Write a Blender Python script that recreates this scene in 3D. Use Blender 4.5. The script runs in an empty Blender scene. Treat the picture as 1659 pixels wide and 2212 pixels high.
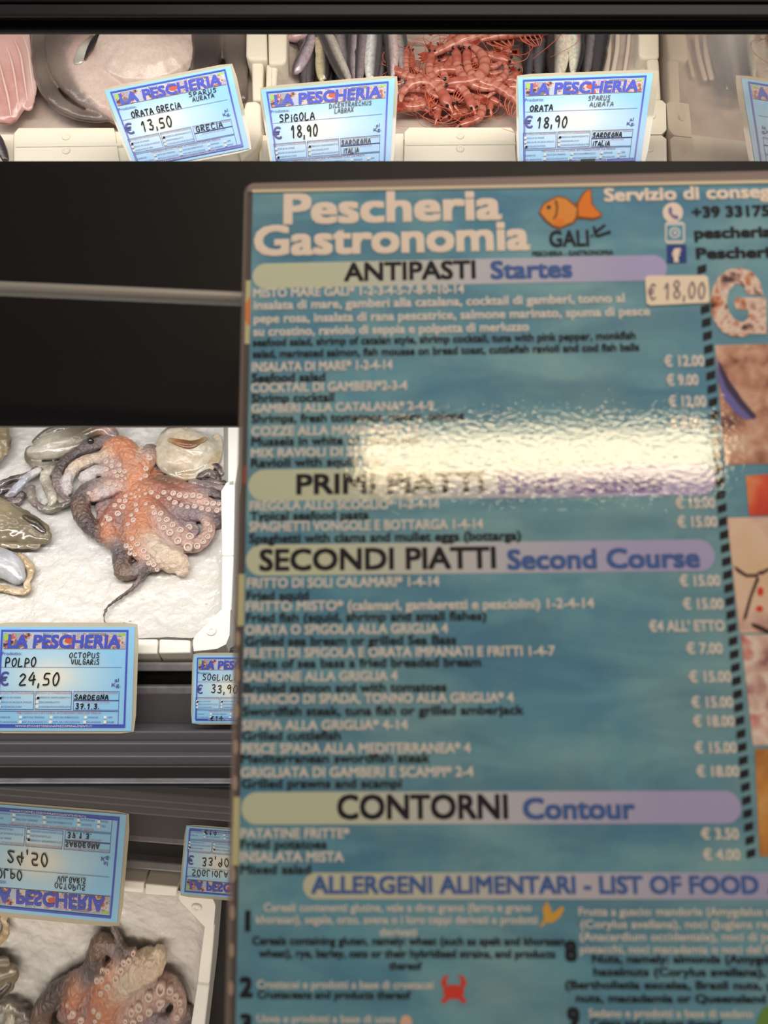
import bpy, bmesh, math, random
from mathutils import Vector, Matrix, noise
from mathutils.bvhtree import BVHTree
import numpy as np

S = bpy.context.scene
COL = S.collection
random.seed(7)
# ------------------------------------------------------------------ camera, light, exposure
PITCH, CAM_H = 20.0, 1.45
F = 1661.0; CX, CY = 829.5, 1106.0
Mw = Matrix.Translation((0, 0, CAM_H)) @ Matrix.Rotation(math.radians(-PITCH), 4, 'X')   # view frame (x right, y deep, z up) -> world
def V(*a): return Vector(a)
def W(p): return Mw @ Vector(p)

cam_d = bpy.data.cameras.new('camera'); cam = bpy.data.objects.new('camera', cam_d); COL.objects.link(cam)
cam_d.sensor_fit = 'VERTICAL'; cam_d.sensor_height = 24.0; cam_d.lens = 24.0 * F / 2212.0
cam_d.clip_start = 0.01
cam_d.dof.use_dof = True; cam_d.dof.focus_distance = 0.80; cam_d.dof.aperture_fstop = cam_d.lens / 4.0
cam.matrix_world = Mw @ Matrix.Rotation(math.radians(90), 4, 'X')
S.camera = cam
S.view_settings.view_transform = 'Standard'; S.view_settings.look = 'None'
S.view_settings.gamma = 1.0; S.view_settings.use_curve_mapping = False
S.view_settings.exposure = 0.0
wd = bpy.data.worlds.new('world'); S.world = wd; wd.use_nodes = True
wd.node_tree.nodes['Background'].inputs[0].default_value = (1.0, 0.97, 0.95, 1); wd.node_tree.nodes['Background'].inputs[1].default_value = 0.17

def area_light(name, pos, target, sx, sy, power, color, spread=180, sideways=V(1, 0, 0)):
    d = bpy.data.lights.new(name, 'AREA'); d.shape = 'RECTANGLE'; d.size = sx; d.size_y = sy
    d.energy = power; d.color = color; d.spread = math.radians(spread)
    o = bpy.data.objects.new(name, d); COL.objects.link(o)
    z = (V(*pos) - V(*target)).normalized(); x = (sideways - z * sideways.dot(z)).normalized(); y = z.cross(x)
    o.matrix_world = Mw @ (Matrix.Translation(V(*pos)) @ Matrix((x, y, z)).transposed().to_4x4())
    return o
# lamp tubes inside the case (behind the canopy and behind the fascia)
area_light('upper_case_tube', (-0.15, 0.645, 0.475), (-0.15, 0.83, 0.36), 1.3, 0.05, 1.4, (1.0, 0.95, 0.90))
area_light('lower_case_tube', (-0.25, 0.60, 0.12), (-0.25, 0.93, -0.05), 1.1, 0.05, 2.9, (1.0, 0.97, 0.93))
# shop ceiling lamp behind the photographer (mirrored in the laminate), then an added fill above the menu
area_light('shop_ceiling_lamp', (0.40, -1.85, 0.970), (0.07, 0.38, 0.03), 1.27, 0.165, 17.5, (1.0, 0.80, 0.50))
area_light('menu_fill_light', (0.22, 0.08, 0.68), (0.12, 0.40, 0.08), 1.0, 0.12, 2.35, (1.0, 0.93, 0.88))  # added light, placed so the menu falls off from top to bottom

# ------------------------------------------------------------------ materials
def lin(c):
    def f(u):
        u /= 255.0
        return u / 12.92 if u <= 0.04045 else ((u + 0.055) / 1.055) ** 2.4
    return (f(c[0]), f(c[1]), f(c[2]), 1.0)
MATS = {}
def mat(name, color, rough=0.5, spec=0.5, coat=0.0, coat_rough=0.05, metal=0.0, bump=None, vcol=False, var=None, sss=0.0, trans=0.0, alpha=1.0, emit=None):
    """bump=(scale, strength, distance); var=(scale, other colour, amount)"""
    if name in MATS: return MATS[name]
    m = bpy.data.materials.new(name); m.use_nodes = True; MATS[name] = m
    nt = m.node_tree; N = nt.nodes; L = nt.links; p = N['Principled BSDF']
    p.inputs['Base Color'].default_value = lin(color); p.inputs['Roughness'].default_value = rough
    p.inputs['Specular IOR Level'].default_value = spec; p.inputs['Metallic'].default_value = metal
    p.inputs['Coat Weight'].default_value = coat; p.inputs['Coat Roughness'].default_value = coat_rough
    p.inputs['Alpha'].default_value = alpha
    if trans: p.inputs['Transmission Weight'].default_value = trans
    if sss:
        p.inputs['Subsurface Weight'].default_value = sss; p.inputs['Subsurface Scale'].default_value = 0.006
        p.inputs['Subsurface Radius'].default_value = (1.0, 0.6, 0.45)
    g = N.new('ShaderNodeNewGeometry')
    src = None
    if vcol:
        a = N.new('ShaderNodeAttribute'); a.attribute_name = 'Col'; src = a.outputs['Color']
    if var:
        nz = N.new('ShaderNodeTexNoise'); nz.inputs['Scale'].default_value = var[0]; nz.inputs['Detail'].default_value = 6; nz.inputs['Roughness'].default_value = 0.65
        L.new(g.outputs['Position'], nz.inputs['Vector'])
        rp = N.new('ShaderNodeValToRGB'); rp.color_ramp.elements[0].position = 0.38; rp.color_ramp.elements[1].position = 0.66
        L.new(nz.outputs['Fac'], rp.inputs['Fac'])
        mu = N.new('ShaderNodeMath'); mu.operation = 'MULTIPLY'; mu.inputs[1].default_value = var[2]; L.new(rp.outputs['Color'], mu.inputs[0])
        mx = N.new('ShaderNodeMixRGB'); mx.inputs['Color1'].default_value = lin(color); mx.inputs['Color2'].default_value = lin(var[1])
        if src: L.new(src, mx.inputs['Color1'])
        L.new(mu.outputs[0], mx.inputs['Fac']); src = mx.outputs['Color']
    if src: L.new(src, p.inputs['Base Color'])
    if bump:
        nz = N.new('ShaderNodeTexNoise'); nz.inputs['Scale'].default_value = bump[0]; nz.inputs['Detail'].default_value = 4
        L.new(g.outputs['Position'], nz.inputs['Vector'])
        b = N.new('ShaderNodeBump'); b.inputs['Strength'].default_value = bump[1]; b.inputs['Distance'].default_value = bump[2]
        L.new(nz.outputs['Fac'], b.inputs['Height']); L.new(b.outputs['Normal'], p.inputs['Normal']); L.new(b.outputs['Normal'], p.inputs['Coat Normal'])
    if emit:
        p.inputs['Emission Color'].default_value = lin(emit[0]); p.inputs['Emission Strength'].default_value = emit[1]
    return m

# ------------------------------------------------------------------ object helpers
ROOT = {}
def mesh_of(verts, faces, smooth=False, cols=None):
    me = bpy.data.meshes.new('mesh'); me.from_pydata([tuple(v) for v in verts], [], [tuple(f) for f in faces]); me.update()
    if smooth: me.polygons.foreach_set('use_smooth', [True] * len(me.polygons))
    if cols is not None:
        a = me.color_attributes.new('Col', 'FLOAT_COLOR', 'POINT'); a.data.foreach_set('color', np.asarray(cols, dtype=np.float32).ravel())
    return me
def tag(o, label=None, cat=None, group=None, kind=None):
    if label: o['label'] = label
    if cat: o['category'] = cat
    if group: o['group'] = group
    if kind: o['kind'] = kind
    return o
def thing(name, label, cat, at=(0, 0, 0), group=None, frame=None, kind=None):
    """an Empty that parents the parts; frame = a view-frame 4x4 when the parts are built in their own coordinates"""
    o = bpy.data.objects.new(name, None); COL.objects.link(o); o.empty_display_size = 0.02
    o.matrix_world = (Mw @ frame) if frame is not None else Matrix.Translation(W(at))
    ROOT[o.name] = (o, frame is not None)
    return tag(o, label, cat, group, kind)
def ob(name, verts, faces, material, parent=None, smooth=False, cols=None, bevel=0, label=None, local=False, matrix=None):
    o = bpy.data.objects.new(name, None)
    loc = Vector((0, 0, 0))
    if local or (parent is not None and ROOT[parent.name][1]):
        vs = verts; isl = True
    else:
        vs = [W(v) for v in verts]; isl = False
        if parent is None:
            c = sum(vs, Vector()) / len(vs); c.z = min(v.z for v in vs); loc = c
        else:
            loc = ROOT[parent.name][0].location.copy()
        vs = [v - loc for v in vs]
    bpy.data.objects.remove(o)
    me = mesh_of(vs, faces, smooth, cols); me.materials.append(material)
    o = bpy.data.objects.new(name, me); COL.objects.link(o)
    if parent is None:
        o.location = loc; ROOT[o.name] = (o, isl)
    else:
        o.parent = parent; ROOT[o.name] = ROOT[parent.name]
        if matrix is not None: o.matrix_local = matrix
    if bevel:
        b = o.modifiers.new('bevel', 'BEVEL'); b.width = bevel; b.segments = 3; b.limit_method = 'ANGLE'
    if label: o['label'] = label
    return o

class Plane:
    def __init__(s, p0, n): s.p = Vector(p0); s.n = Vector(n).normalized()
    def hit(s, x, y, h=0.0):
        d = Vector(((x - CX) / F, 1.0, (CY - y) / F)); t = (s.n.dot(s.p) + h) / s.n.dot(d)
        return d * t
    def frame(s, x, y, ang=0.0, h=0.0, right=V(1, 0, 0)):
        o = s.hit(x, y, h); u = (right - s.n * right.dot(s.n)).normalized(); v = s.n.cross(u)
        m = Matrix((u, v, s.n)).transposed().to_4x4()
        return Matrix.Translation(o) @ m @ Matrix.Rotation(math.radians(ang), 4, 'Z')
def px(x, y, D): return Vector(((x - CX) / F * D, D, (CY - y) / F * D))
def front(D): return Plane((0, D, 0), (0, -1, 0))
def prism(pl, poly, top, bot, inset=0.0):
    """outline traced on a plane at height top, carried down along the normal to height bot"""
    a = [pl.hit(x, y, top) for x, y in poly]; n = len(a)
    c = sum(a, Vector()) / n
    b = [p - pl.n * (top - bot) + (p - c).normalized() * inset for p in a]
    vs = a + b; fs = [tuple(range(n)), tuple(range(2 * n - 1, n - 1, -1))]
    fs += [(i + n, (i + 1) % n + n, (i + 1) % n, i) for i in range(n)]
    # consistent outward winding
    nn = (a[1] - a[0]).cross(a[2] - a[1])
    area = sum(((a[i] - c).cross(a[(i + 1) % n] - c) for i in range(n)), Vector())
    if area.dot(pl.n) < 0: fs = [tuple(reversed(f)) for f in fs]
    return vs, fs
def join(*ms):
    vs, fs = [], []
    for v, f in ms:
        k = len(vs); vs += list(v); fs += [tuple(i + k for i in q) for q in f]
    return vs, fs
def catmull(pts, n):
    """pts: list of equal-length tuples; returns samples along a Catmull-Rom spline"""
    P = np.array([pts[0]] + list(pts) + [pts[-1]], float); out = []
    m = len(pts) - 1
    for k in range(n + 1):
        t = k / n * m; i = min(int(t), m - 1); u = t - i
        p0, p1, p2, p3 = P[i], P[i + 1], P[i + 2], P[i + 3]
        out.append(0.5 * (2 * p1 + (p2 - p0) * u + (2 * p0 - 5 * p1 + 4 * p2 - p3) * u * u + (3 * p1 - p0 - 3 * p2 + p3) * u ** 3))
    return out
def tube(points, radii, nrm, flat=1.0, sides=10, caps=True):
    """elliptical tube: points in one frame, radii, thinner by flat along nrm; round ends"""
    pts = [Vector(p) for p in points]; n = len(pts); nrm = Vector(nrm).normalized()
    rings = []
    t0 = (pts[1] - pts[0]).normalized(); t1 = (pts[-1] - pts[-2]).normalized()
    if caps:
        seq = [(pts[0] - t0 * radii[0] * 0.8, radii[0] * 0.45, t0)] + [(pts[0] - t0 * radii[0] * 0.4, radii[0] * 0.85, t0)]
    else: seq = []
    for i in range(n):
        t = (pts[min(i + 1, n - 1)] - pts[max(i - 1, 0)]).normalized(); seq.append((pts[i], radii[i], t))
    if caps: seq += [(pts[-1] + t1 * radii[-1] * 0.4, radii[-1] * 0.85, t1), (pts[-1] + t1 * radii[-1] * 0.8, radii[-1] * 0.45, t1)]
    vs, fs = [], []
    for p, r, t in seq:
        s = t.cross(nrm)
        if s.length < 1e-6: s = t.cross(V(0.3, 0.5, 0.8))
        s.normalize(); u = s.cross(t).normalized()
        for k in range(sides):
            a = 2 * math.pi * k / sides
            vs.append(p + s * (math.cos(a) * r) + u * (math.sin(a) * r * flat))
    m = len(seq)
    for i in range(m - 1):
        for k in range(sides):
            k2 = (k + 1) % sides
            fs.append((i * sides + k, i * sides + k2, (i + 1) * sides + k2, (i + 1) * sides + k))
    fs.append(tuple(range(sides - 1, -1, -1))); fs.append(tuple((m - 1) * sides + k for k in range(sides)))
    return vs, fs

def blob(name, strands, pl, material, parent=None, voxel=0.0012, smooth_it=4, flat=0.75, disp=None, keep=None):
    """one continuous body grown from tapering strands: each point (x, y, lift px, radius px, (r,g,b)) traced over plane pl"""
    vs, fs = [], []; cp, cr, cc = [], [], []
    for st in strands:
        fl = flat
        if isinstance(st[0], (int, float)): fl = st[0]; st = st[1]
        rows = [(x, y, l, r) + tuple(c) for x, y, l, r, c in st]
        L = sum(math.hypot(rows[i + 1][0] - rows[i][0], rows[i + 1][1] - rows[i][1]) for i in range(len(rows) - 1))
        n = max(6, int(L / max(2.0, 0.35 * min(r[3] for r in rows)))); n = min(n, 90)
        sm = catmull(rows, n); P, R = [], []
        for q in sm:
            b = pl.hit(q[0], q[1]); k = b.y / F
            P.append(b + pl.n * (q[2] * k)); R.append(max(q[3], 0.8) * k)
            cp.append(P[-1]); cr.append(R[-1]); cc.append(lin(q[4:7])[:3])
        v, f = tube(P, R, pl.n, fl, 14); k = len(vs); vs += v; fs += [tuple(i + k for i in q) for q in f]
    me = mesh_of(vs, fs); o = bpy.data.objects.new('tmp', me); COL.objects.link(o)
    r = o.modifiers.new('r', 'REMESH'); r.mode = 'VOXEL'; r.voxel_size = voxel
    s = o.modifiers.new('s', 'SMOOTH'); s.iterations = smooth_it; s.factor = 0.5
    dg = bpy.context.evaluated_depsgraph_get(); em = bpy.data.meshes.new_from_object(o.evaluated_get(dg))
    bpy.data.objects.remove(o)
    n = len(em.vertices); co = np.empty(n * 3, np.float32); em.vertices.foreach_get('co', co); co = co.reshape(-1, 3)
    cp = np.array([tuple(p) for p in cp], np.float32); cr = np.array(cr, np.float32); cc = np.array(cc, np.float32)
    out = np.zeros((n, 4), np.float32); out[:, 3] = 1
    for a in range(0, n, 4000):
        d = np.linalg.norm(co[a:a + 4000, None, :] - cp[None], axis=2) / cr[None]
        w = np.exp(-np.clip(d, 0, 12) * 5.0) + 1e-12; w /= w.sum(1, keepdims=True); out[a:a + 4000, :3] = w @ cc
    faces = [tuple(p.vertices) for p in em.polygons]
    vs = [Vector(c) for c in co.tolist()]
    if disp:
        nr = [v.normal.copy() for v in em.vertices]
        vs = [v + nr[i] * (disp[1] * noise.noise(v * disp[0])) for i, v in enumerate(vs)]
    bpy.data.meshes.remove(em)
    o = ob(name, vs, faces, material, parent, smooth=True, cols=out)
    if keep is not None: keep.append(BVHTree.FromPolygons(vs, faces))
    return o
def cast(bvh, x, y, pl):
    d = Vector(((x - CX) / F, 1.0, (CY - y) / F)).normalized()
    h = bvh.ray_cast(Vector((0, 0, 0)), d)
    if h[0] is None: return pl.hit(x, y), pl.n.copy()
    nr = h[1] if h[1].dot(d) < 0 else -h[1]
    return h[0], nr

# text -> flat mesh (built-in font), cached in unit size (cap height 1, baseline 0)
TXT = {}
def text_geo(s, bold=0.0, shear=0.0):
    key = (s, bold, shear)
    if key in TXT: return TXT[key]
    if bold > 0:                                     # heavier weight: the outline overprinted with small shifts
        g, f, w = text_geo(s, 0.0, shear); b = bold * 1.2; vs, fs = [], []
        for lay, (dx, dy) in enumerate(((-b, -b), (b, -b), (b, b), (-b, b), (0, 0))):
            k = len(vs); vs += [(p[0] + dx + b, p[1] + dy, lay) for p in g]; fs += [tuple(i + k for i in q) for q in f]
        TXT[key] = (vs, fs, w + 2 * b); return TXT[key]
    c = bpy.data.curves.new('t', 'FONT'); c.body = s; c.shear = shear; c.resolution_u = 3; c.size = 1.0
    o = bpy.data.objects.new('t', c); COL.objects.link(o)
    dg = bpy.context.evaluated_depsgraph_get(); me = bpy.data.meshes.new_from_object(o.evaluated_get(dg))
    bpy.data.objects.remove(o); bpy.data.curves.remove(c)
    vs = [v.co.copy() for v in me.vertices]; fs = [tuple(p.vertices) for p in me.polygons]
    bpy.data.meshes.remove(me)
    x0 = min(v.x for v in vs); x1 = max(v.x for v in vs)
    TXT[key] = ([(v.x - x0, v.y, 0) for v in vs], fs, x1 - x0)
    return TXT[key]
CAP = max(p[1] for p in text_geo('H')[0])
# handwriting strokes on a 1 x 1 cell
HW = {
 'A': [[(0, 0), (.45, 1), (.9, 0)], [(.15, .38), (.75, .42)]], 'B': [[(.1, 0), (.12, 1), (.6, .95), (.65, .65), (.15, .52), (.75, .4), (.7, .05), (.1, 0)]],
 'C': [[(.8, .85), (.45, 1), (.1, .55), (.3, .05), (.85, .12)]], 'D': [[(.12, 0), (.1, 1), (.6, .9), (.85, .5), (.6, .08), (.12, 0)]],
 'E': [[(.8, .95), (.15, .95), (.12, .5), (.65, .52)], [(.12, .5), (.12, .02), (.82, .04)]], 'G': [[(.8, .85), (.4, 1), (.08, .5), (.35, .02), (.8, .12), (.8, .48), (.5, .48)]],
 'H': [[(.1, 0), (.12, 1)], [(.85, 0), (.82, 1)], [(.1, .5), (.85, .52)]], 'I': [[(.45, 0), (.5, .72)]], 'i': [[(.45, 0), (.5, .65)], [(.52, .9), (.53, .96)]],
 'L': [[(.15, 1), (.1, .03), (.8, .06)]], 'N': [[(.1, 0), (.15, 1), (.75, .05), (.82, 1)]], 'O': [[(.5, 1), (.12, .7), (.2, .1), (.6, .02), (.9, .5), (.7, .95), (.5, 1)]],
 'P': [[(.12, 0), (.15, 1), (.7, .95), (.78, .6), (.18, .46)]], 'R': [[(.1, 0), (.12, 1), (.7, .92), (.68, .6), (.18, .5), (.85, 0)]],
 'S': [[(.8, .88), (.45, 1), (.15, .75), (.7, .42), (.72, .1), (.1, .04)]], 'T': [[(0, .95), (.9, .98)], [(.45, .95), (.42, 0)]],
 'U': [[(.1, 1), (.12, .2), (.45, 0), (.8, .2), (.85, 1)]], 'V': [[(.05, 1), (.45, 0), (.9, 1)]], 'X': [[(.1, 1), (.85, 0)], [(.85, 1), (.05, 0)]],
 '0': [[(.5, 1), (.15, .6), (.25, .08), (.6, .02), (.88, .5), (.7, .92), (.5, 1)]], '1': [[(.2, .7), (.55, 1), (.5, 0)]],
 '2': [[(.12, .8), (.45, 1), (.78, .75), (.1, .05), (.9, .05)]], '3': [[(.15, .9), (.6, .98), (.7, .7), (.35, .53), (.78, .35), (.6, .03), (.1, .1)]],
 '4': [[(.55, 1), (.08, .35), (.9, .4)], [(.7, .75), (.66, -.05)]], '5': [[(.85, .97), (.3, .95), (.2, .55), (.7, .52), (.75, .1), (.1, .03)]],
 '7': [[(.1, .95), (.85, .95), (.4, 0)], [(.3, .5), (.75, .52)]], '8': [[(.5, .52), (.15, .8), (.5, 1), (.8, .8), (.5, .52), (.12, .2), (.5, 0), (.88, .22), (.5, .52)]],
 '9': [[(.8, .75), (.5, .98), (.15, .72), (.4, .5), (.8, .7), (.72, 0)]], ',': [[(.35, .12), (.25, -.2)]], '.': [[(.3, .03), (.36, .06)]], ' ': [],
 '€': [[(.85, .85), (.5, .98), (.15, .5), (.45, .02), (.85, .12)], [(0, .6), (.65, .62)], [(0, .4), (.6, .42)]]}
def hand(s, x0, x1, y, h, wid):
    """pen strokes as flat ribbons in x, z"""
    rnd = random.Random(s + str(x0)); vs, fs = [], []; wd_ = [0.45 if c in ',.iI ' else 1.0 for c in s]; tot = sum(wd_) + 0.18 * (len(s) - 1)
    cell = (x1 - x0) / tot; x = x0
    for c, w in zip(s, wd_):
        dy = rnd.uniform(-.06, .06) * h; hs = h * rnd.uniform(.9, 1.08)
        for st in HW.get(c, []):
            pts = catmull(st, max(3, 4 * (len(st) - 1))) if len(st) > 2 else [np.array(a) for a in st]
            pts = [(x + p[0] * cell * w * .95 + p[1] * h * .06, y + dy + p[1] * hs) for p in pts]
            k = len(vs)
            for i, p in enumerate(pts):
                a = pts[max(i - 1, 0)]; b = pts[min(i + 1, len(pts) - 1)]; dx, dz = b[0] - a[0], b[1] - a[1]; l = math.hypot(dx, dz) or 1
                e = wid * .5; vs += [(p[0] - dz / l * e, p[1] + dx / l * e), (p[0] + dz / l * e, p[1] - dx / l * e)]
            fs += [(k + 2 * i, k + 2 * i + 1, k + 2 * i + 3, k + 2 * i + 2) for i in range(len(pts) - 1)]
            for p, s_ in ((pts[0], -1), (pts[-1], 1)):
                k = len(vs); vs += [(p[0] + math.cos(a) * wid * .5, p[1] + math.sin(a) * wid * .5) for a in [i * math.pi / 3 for i in range(6)]]; fs.append(tuple(range(k, k + 6)))
        x += cell * (w + .18)
    return vs, fs

# ------------------------------------------------------------------ the display case
m_black = mat('black_plastic', (40, 38, 39), 0.42, 0.4, bump=(900, 0.05, 0.0005))
m_black2 = mat('dark_grey_plastic', (82, 80, 86), 0.4, 0.45, bump=(700, 0.05, 0.0005))
m_canopy = mat('canopy_grey', (38, 37, 41), 0.45, 0.3, bump=(700, 0.05, 0.0005))
m_deep = mat('matt_black', (14, 13, 14), 0.6, 0.25)
m_fascia = mat('fascia_black', (19, 17, 18), 0.45, 0.22, var=(6, (30, 27, 30), 0.5))
m_grey = mat('grey_plastic', (134, 132, 138), 0.35, 0.5, var=(40, (84, 82, 83), 0.6))
m_chrome = mat('brushed_metal', (176, 168, 160), 0.42, 0.5, metal=0.4)
def mirror_mat(name, tint, dust, fac, rough):
    m = bpy.data.materials.new(name); m.use_nodes = True; nt = m.node_tree; N = nt.nodes; L = nt.links
    N.remove(N['Principled BSDF']); out = N['Material Output']
    g = N.new('ShaderNodeBsdfGlossy'); g.inputs['Color'].default_value = lin(tint); g.inputs['Roughness'].default_value = rough
    d = N.new('ShaderNodeBsdfDiffuse'); d.inputs['Color'].default_value = lin(dust)
    mx = N.new('ShaderNodeMixShader'); mx.inputs[0].default_value = fac
    geo = N.new('ShaderNodeNewGeometry')
    nz = N.new('ShaderNodeTexNoise'); nz.inputs['Scale'].default_value = 9; nz.inputs['Detail'].default_value = 5; L.new(geo.outputs['Position'], nz.inputs['Vector'])
    mr = N.new('ShaderNodeMapRange'); mr.inputs['From Min'].default_value = 0.3; mr.inputs['From Max'].default_value = 0.7; mr.inputs['To Min'].default_value = fac - 0.10; mr.inputs['To Max'].default_value = fac + 0.04
    L.new(nz.outputs['Fac'], mr.inputs['Value']); L.new(mr.outputs[0], mx.inputs[0])
    L.new(d.outputs[0], mx.inputs[1]); L.new(g.outputs[0], mx.inputs[2]); L.new(mx.outputs[0], out.inputs[0])
    return m
m_mirror = mirror_mat('polished_dark_panel', (224, 217, 208), (92, 87, 82), 0.82, 0.006)
m_endmirror = mirror_mat('dusty_mirror', (222, 212, 202), (206, 196, 186), 0.6, 0.010)

case = thing('refrigerated_display_case', 'black refrigerated counter with ribbed rails and mirrored panels holding the fish boxes', 'display case', (0, 0.75, -0.30))
def bar(name, y0, y1, D, depth, m, x0=-420, x1=2150, bevel=0.0012, label=None):
    v, f = prism(front(D), [(x0, y0), (x1, y0), (x1, y1), (x0, y1)], 0.0, -depth)
    return ob(name, v, f, m, case, bevel=bevel, label=label)
# canopy above the fish
bar('canopy_backing', -160, 62, 0.60, 0.006, m_deep, bevel=0)
bar('canopy_rail', -170, 4, 0.585, 0.004, m_deep)
bar('canopy_rail', 8, 33, 0.585, 0.004, m_canopy)
bar('canopy_rail', 57, 69, 0.598, 0.004, m_black)
# fascia between the two tiers, with the narrow rail in front of it
bar('fascia_panel', 347, 920, 0.58, 0.012, m_fascia, bevel=0.001)
v, f = prism(front(0.43), [(-800, 570), (900, 643), (900, 669), (-800, 596)], 0.0, -0.012)
ob('front_rail', v, f, m_chrome, case, bevel=0.003, label='brushed grey metal rail across the black fascia')
# ribbed trim below the fish box
for nm, y0, y1, D, dep, m in [('trim_rail', 1400, 1432, 0.835, 0.02, m_black2), ('trim_rail', 1432, 1451, 0.822, 0.02, m_grey), ('trim_recess', 1446, 1486, 0.84, 0.02, m_deep),
                              ('trim_rail', 1483, 1506, 0.826, 0.012, m_grey), ('trim_panel', 1500, 1584, 0.822, 0.02, m_black2), ('trim_rail', 1580, 1602, 0.79, 0.03, m_black2),
                              ('trim_rail', 1605, 1629, 0.782, 0.03, m_black2), ('trim_recess', 1600, 1640, 0.80, 0.02, m_deep), ('trim_rail', 1633, 1660, 0.77, 0.03, m_black2),
                              ('trim_rail', 1655, 1690, 0.765, 0.03, m_black), ('trim_rail', 1691, 1698, 0.752, 0.02, m_grey), ('trim_rail', 1698, 1712, 0.745, 0.02, m_deep)]:
    bar(nm, y0, y1, D, dep, m, bevel=0.002 if nm == 'trim_rail' else 0)
mir_n = V(0.04, 0.06, 0.9974).normalized(); MIR_H = 0.2293
mp = Plane(mir_n * -MIR_H, mir_n)
def panel_pt(x, y, dn=0.0):
    p = mp.hit(x, y); return p + mir_n * (0.16 * max(0.0, 0.475 - p.y) ** 2 - dn)     # rolls up gently towards the shopper
edge = [(1700, -520, 1900), (1750, -540, 1900), (1800, -560, 1900), (1850, -580, 1850), (1900, -600, 560), (1950, -620, 545), (2000, -640, 530), (2050, -660, 522), (2100, -680, 514), (2140, -690, 508), (2180, -700, 503), (2210, -700, 500), (2238, -700, 498)]
v, f = [], []
for dn in (0.0, 0.0, 0.004):
    for y, xl, xr in edge: v += [panel_pt(xl, y, dn), panel_pt(xr, y, dn)]
n_ = len(edge)
for i in range(n_ - 1):
    a = 2 * i; b = 2 * n_ + a; c = 4 * n_ + a; f += [(a, a + 2, a + 3, a + 1), (b + 2, b, c, c + 2), (b + 1, b + 3, c + 3, c + 1)]
ob('polished_panel', v, f, m_mirror, case, smooth=True, label='dark polished panel mirroring the price cards and the octopus')
# end panel, a dusty mirror
en = V(-1, 0, 0.06).normalized(); P0 = V(0.3087, 0.84, 0.385)
def endpt(D, z): return V(P0.x + 0.06 * (z - P0.z), D, z)
q = [endpt(0.597, 0.262), endpt(0.90, 0.36), endpt(0.95, 0.64), endpt(0.608, 0.42)]
q2 = [p - en * 0.004 for p in q]
ob('end_mirror', q + q2, [(0, 1, 2, 3), (7, 6, 5, 4), (0, 4, 5, 1), (1, 5, 6, 2), (2, 6, 7, 3), (3, 7, 4, 0)], m_endmirror, case, label='dusty mirrored end panel reflecting the price card')

# ------------------------------------------------------------------ polystyrene boxes and their linings
bl = math.radians(55); low_n = V(0, -math.sin(bl), math.cos(bl)); LOW = Plane((0, 0.84, -0.141), low_n)
bu = math.radians(74); up_n = V(0, -math.sin(bu), math.cos(bu)); UP = Plane((0, 0.865, 0.43), up_n)
m_foam = mat('polystyrene', (244, 241, 234), 0.62, 0.3, bump=(420, 0.18, 0.0008), sss=0.15)
m_foam2 = mat('polystyrene_cream', (240, 232, 214), 0.6, 0.3, bump=(420, 0.18, 0.0008), sss=0.15)
m_liner = mat('white_plastic_film', (218, 215, 211), 0.3, 0.5, coat=0.8, coat_rough=0.12, bump=(80, 0.8, 0.005))
m_liner2 = mat('clear_film_over_ice', (214, 200, 190), 0.25, 0.5, coat=0.6, coat_rough=0.12, bump=(70, 0.3, 0.003), var=(30, (176, 160, 152), 0.6))

def film(name, pl, x0, y0, x1, y1, nx, ny, amp, sc, material, parent, edge=None):
    vs, fs = [], []
    for j in range(ny + 1):
        for i in range(nx + 1):
            x = x0 + (x1 - x0) * i / nx; y = y0 + (y1 - y0) * j / ny; p = pl.hit(x, y)
            q = Vector((p.x * sc, p.y * sc, p.z * sc))
            h = amp * (noise.noise(q) + 0.6 * abs(noise.noise(q * 2.3 + V(3, 1, 2))) + 0.35 * noise.noise(q * 5.1))
            if edge: h += edge(x, y)
            vs.append(p + pl.n * h)
    for j in range(ny):
        for i in range(nx):
            a = j * (nx + 1) + i; fs.append((a, a + nx + 1, a + nx + 2, a + 1))
    return ob(name, vs, fs, material, parent, smooth=True)
def ring_nub(pl, x, y, r, h):
    o = pl.hit(x, y, h); k = o.y / F; u = V(1, 0, 0); w = pl.n.cross(u); prof = [(r, -0.001), (r, .0012), (r * .8, .002), (r * .45, .0018), (r * .35, .0008), (0.01, .0008)]
    vs, fs = [], []
    for rr, z in prof:
        for i in range(16):
            a = i * math.pi / 8; vs.append(o + (u * math.cos(a) + w * math.sin(a)) * rr * k + pl.n * z)
    for j in range(len(prof) - 1):
        for i in range(16): fs.append((j * 16 + i, j * 16 + (i + 1) % 16, (j + 1) * 16 + (i + 1) % 16, (j + 1) * 16 + i))
    return vs, fs

# the case floor under the boxes of each tier
v, f = prism(LOW, [(-700, 640), (1900, 640), (1900, 1440), (-700, 1440)], -0.034, -0.042); ob('shelf_panel', v, f, m_black, case)
v, f = prism(UP, [(-600, -140), (1470, -140), (1440, 420), (-600, 420)], -0.040, -0.048); ob('shelf_panel', v, f, m_black, case)
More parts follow.
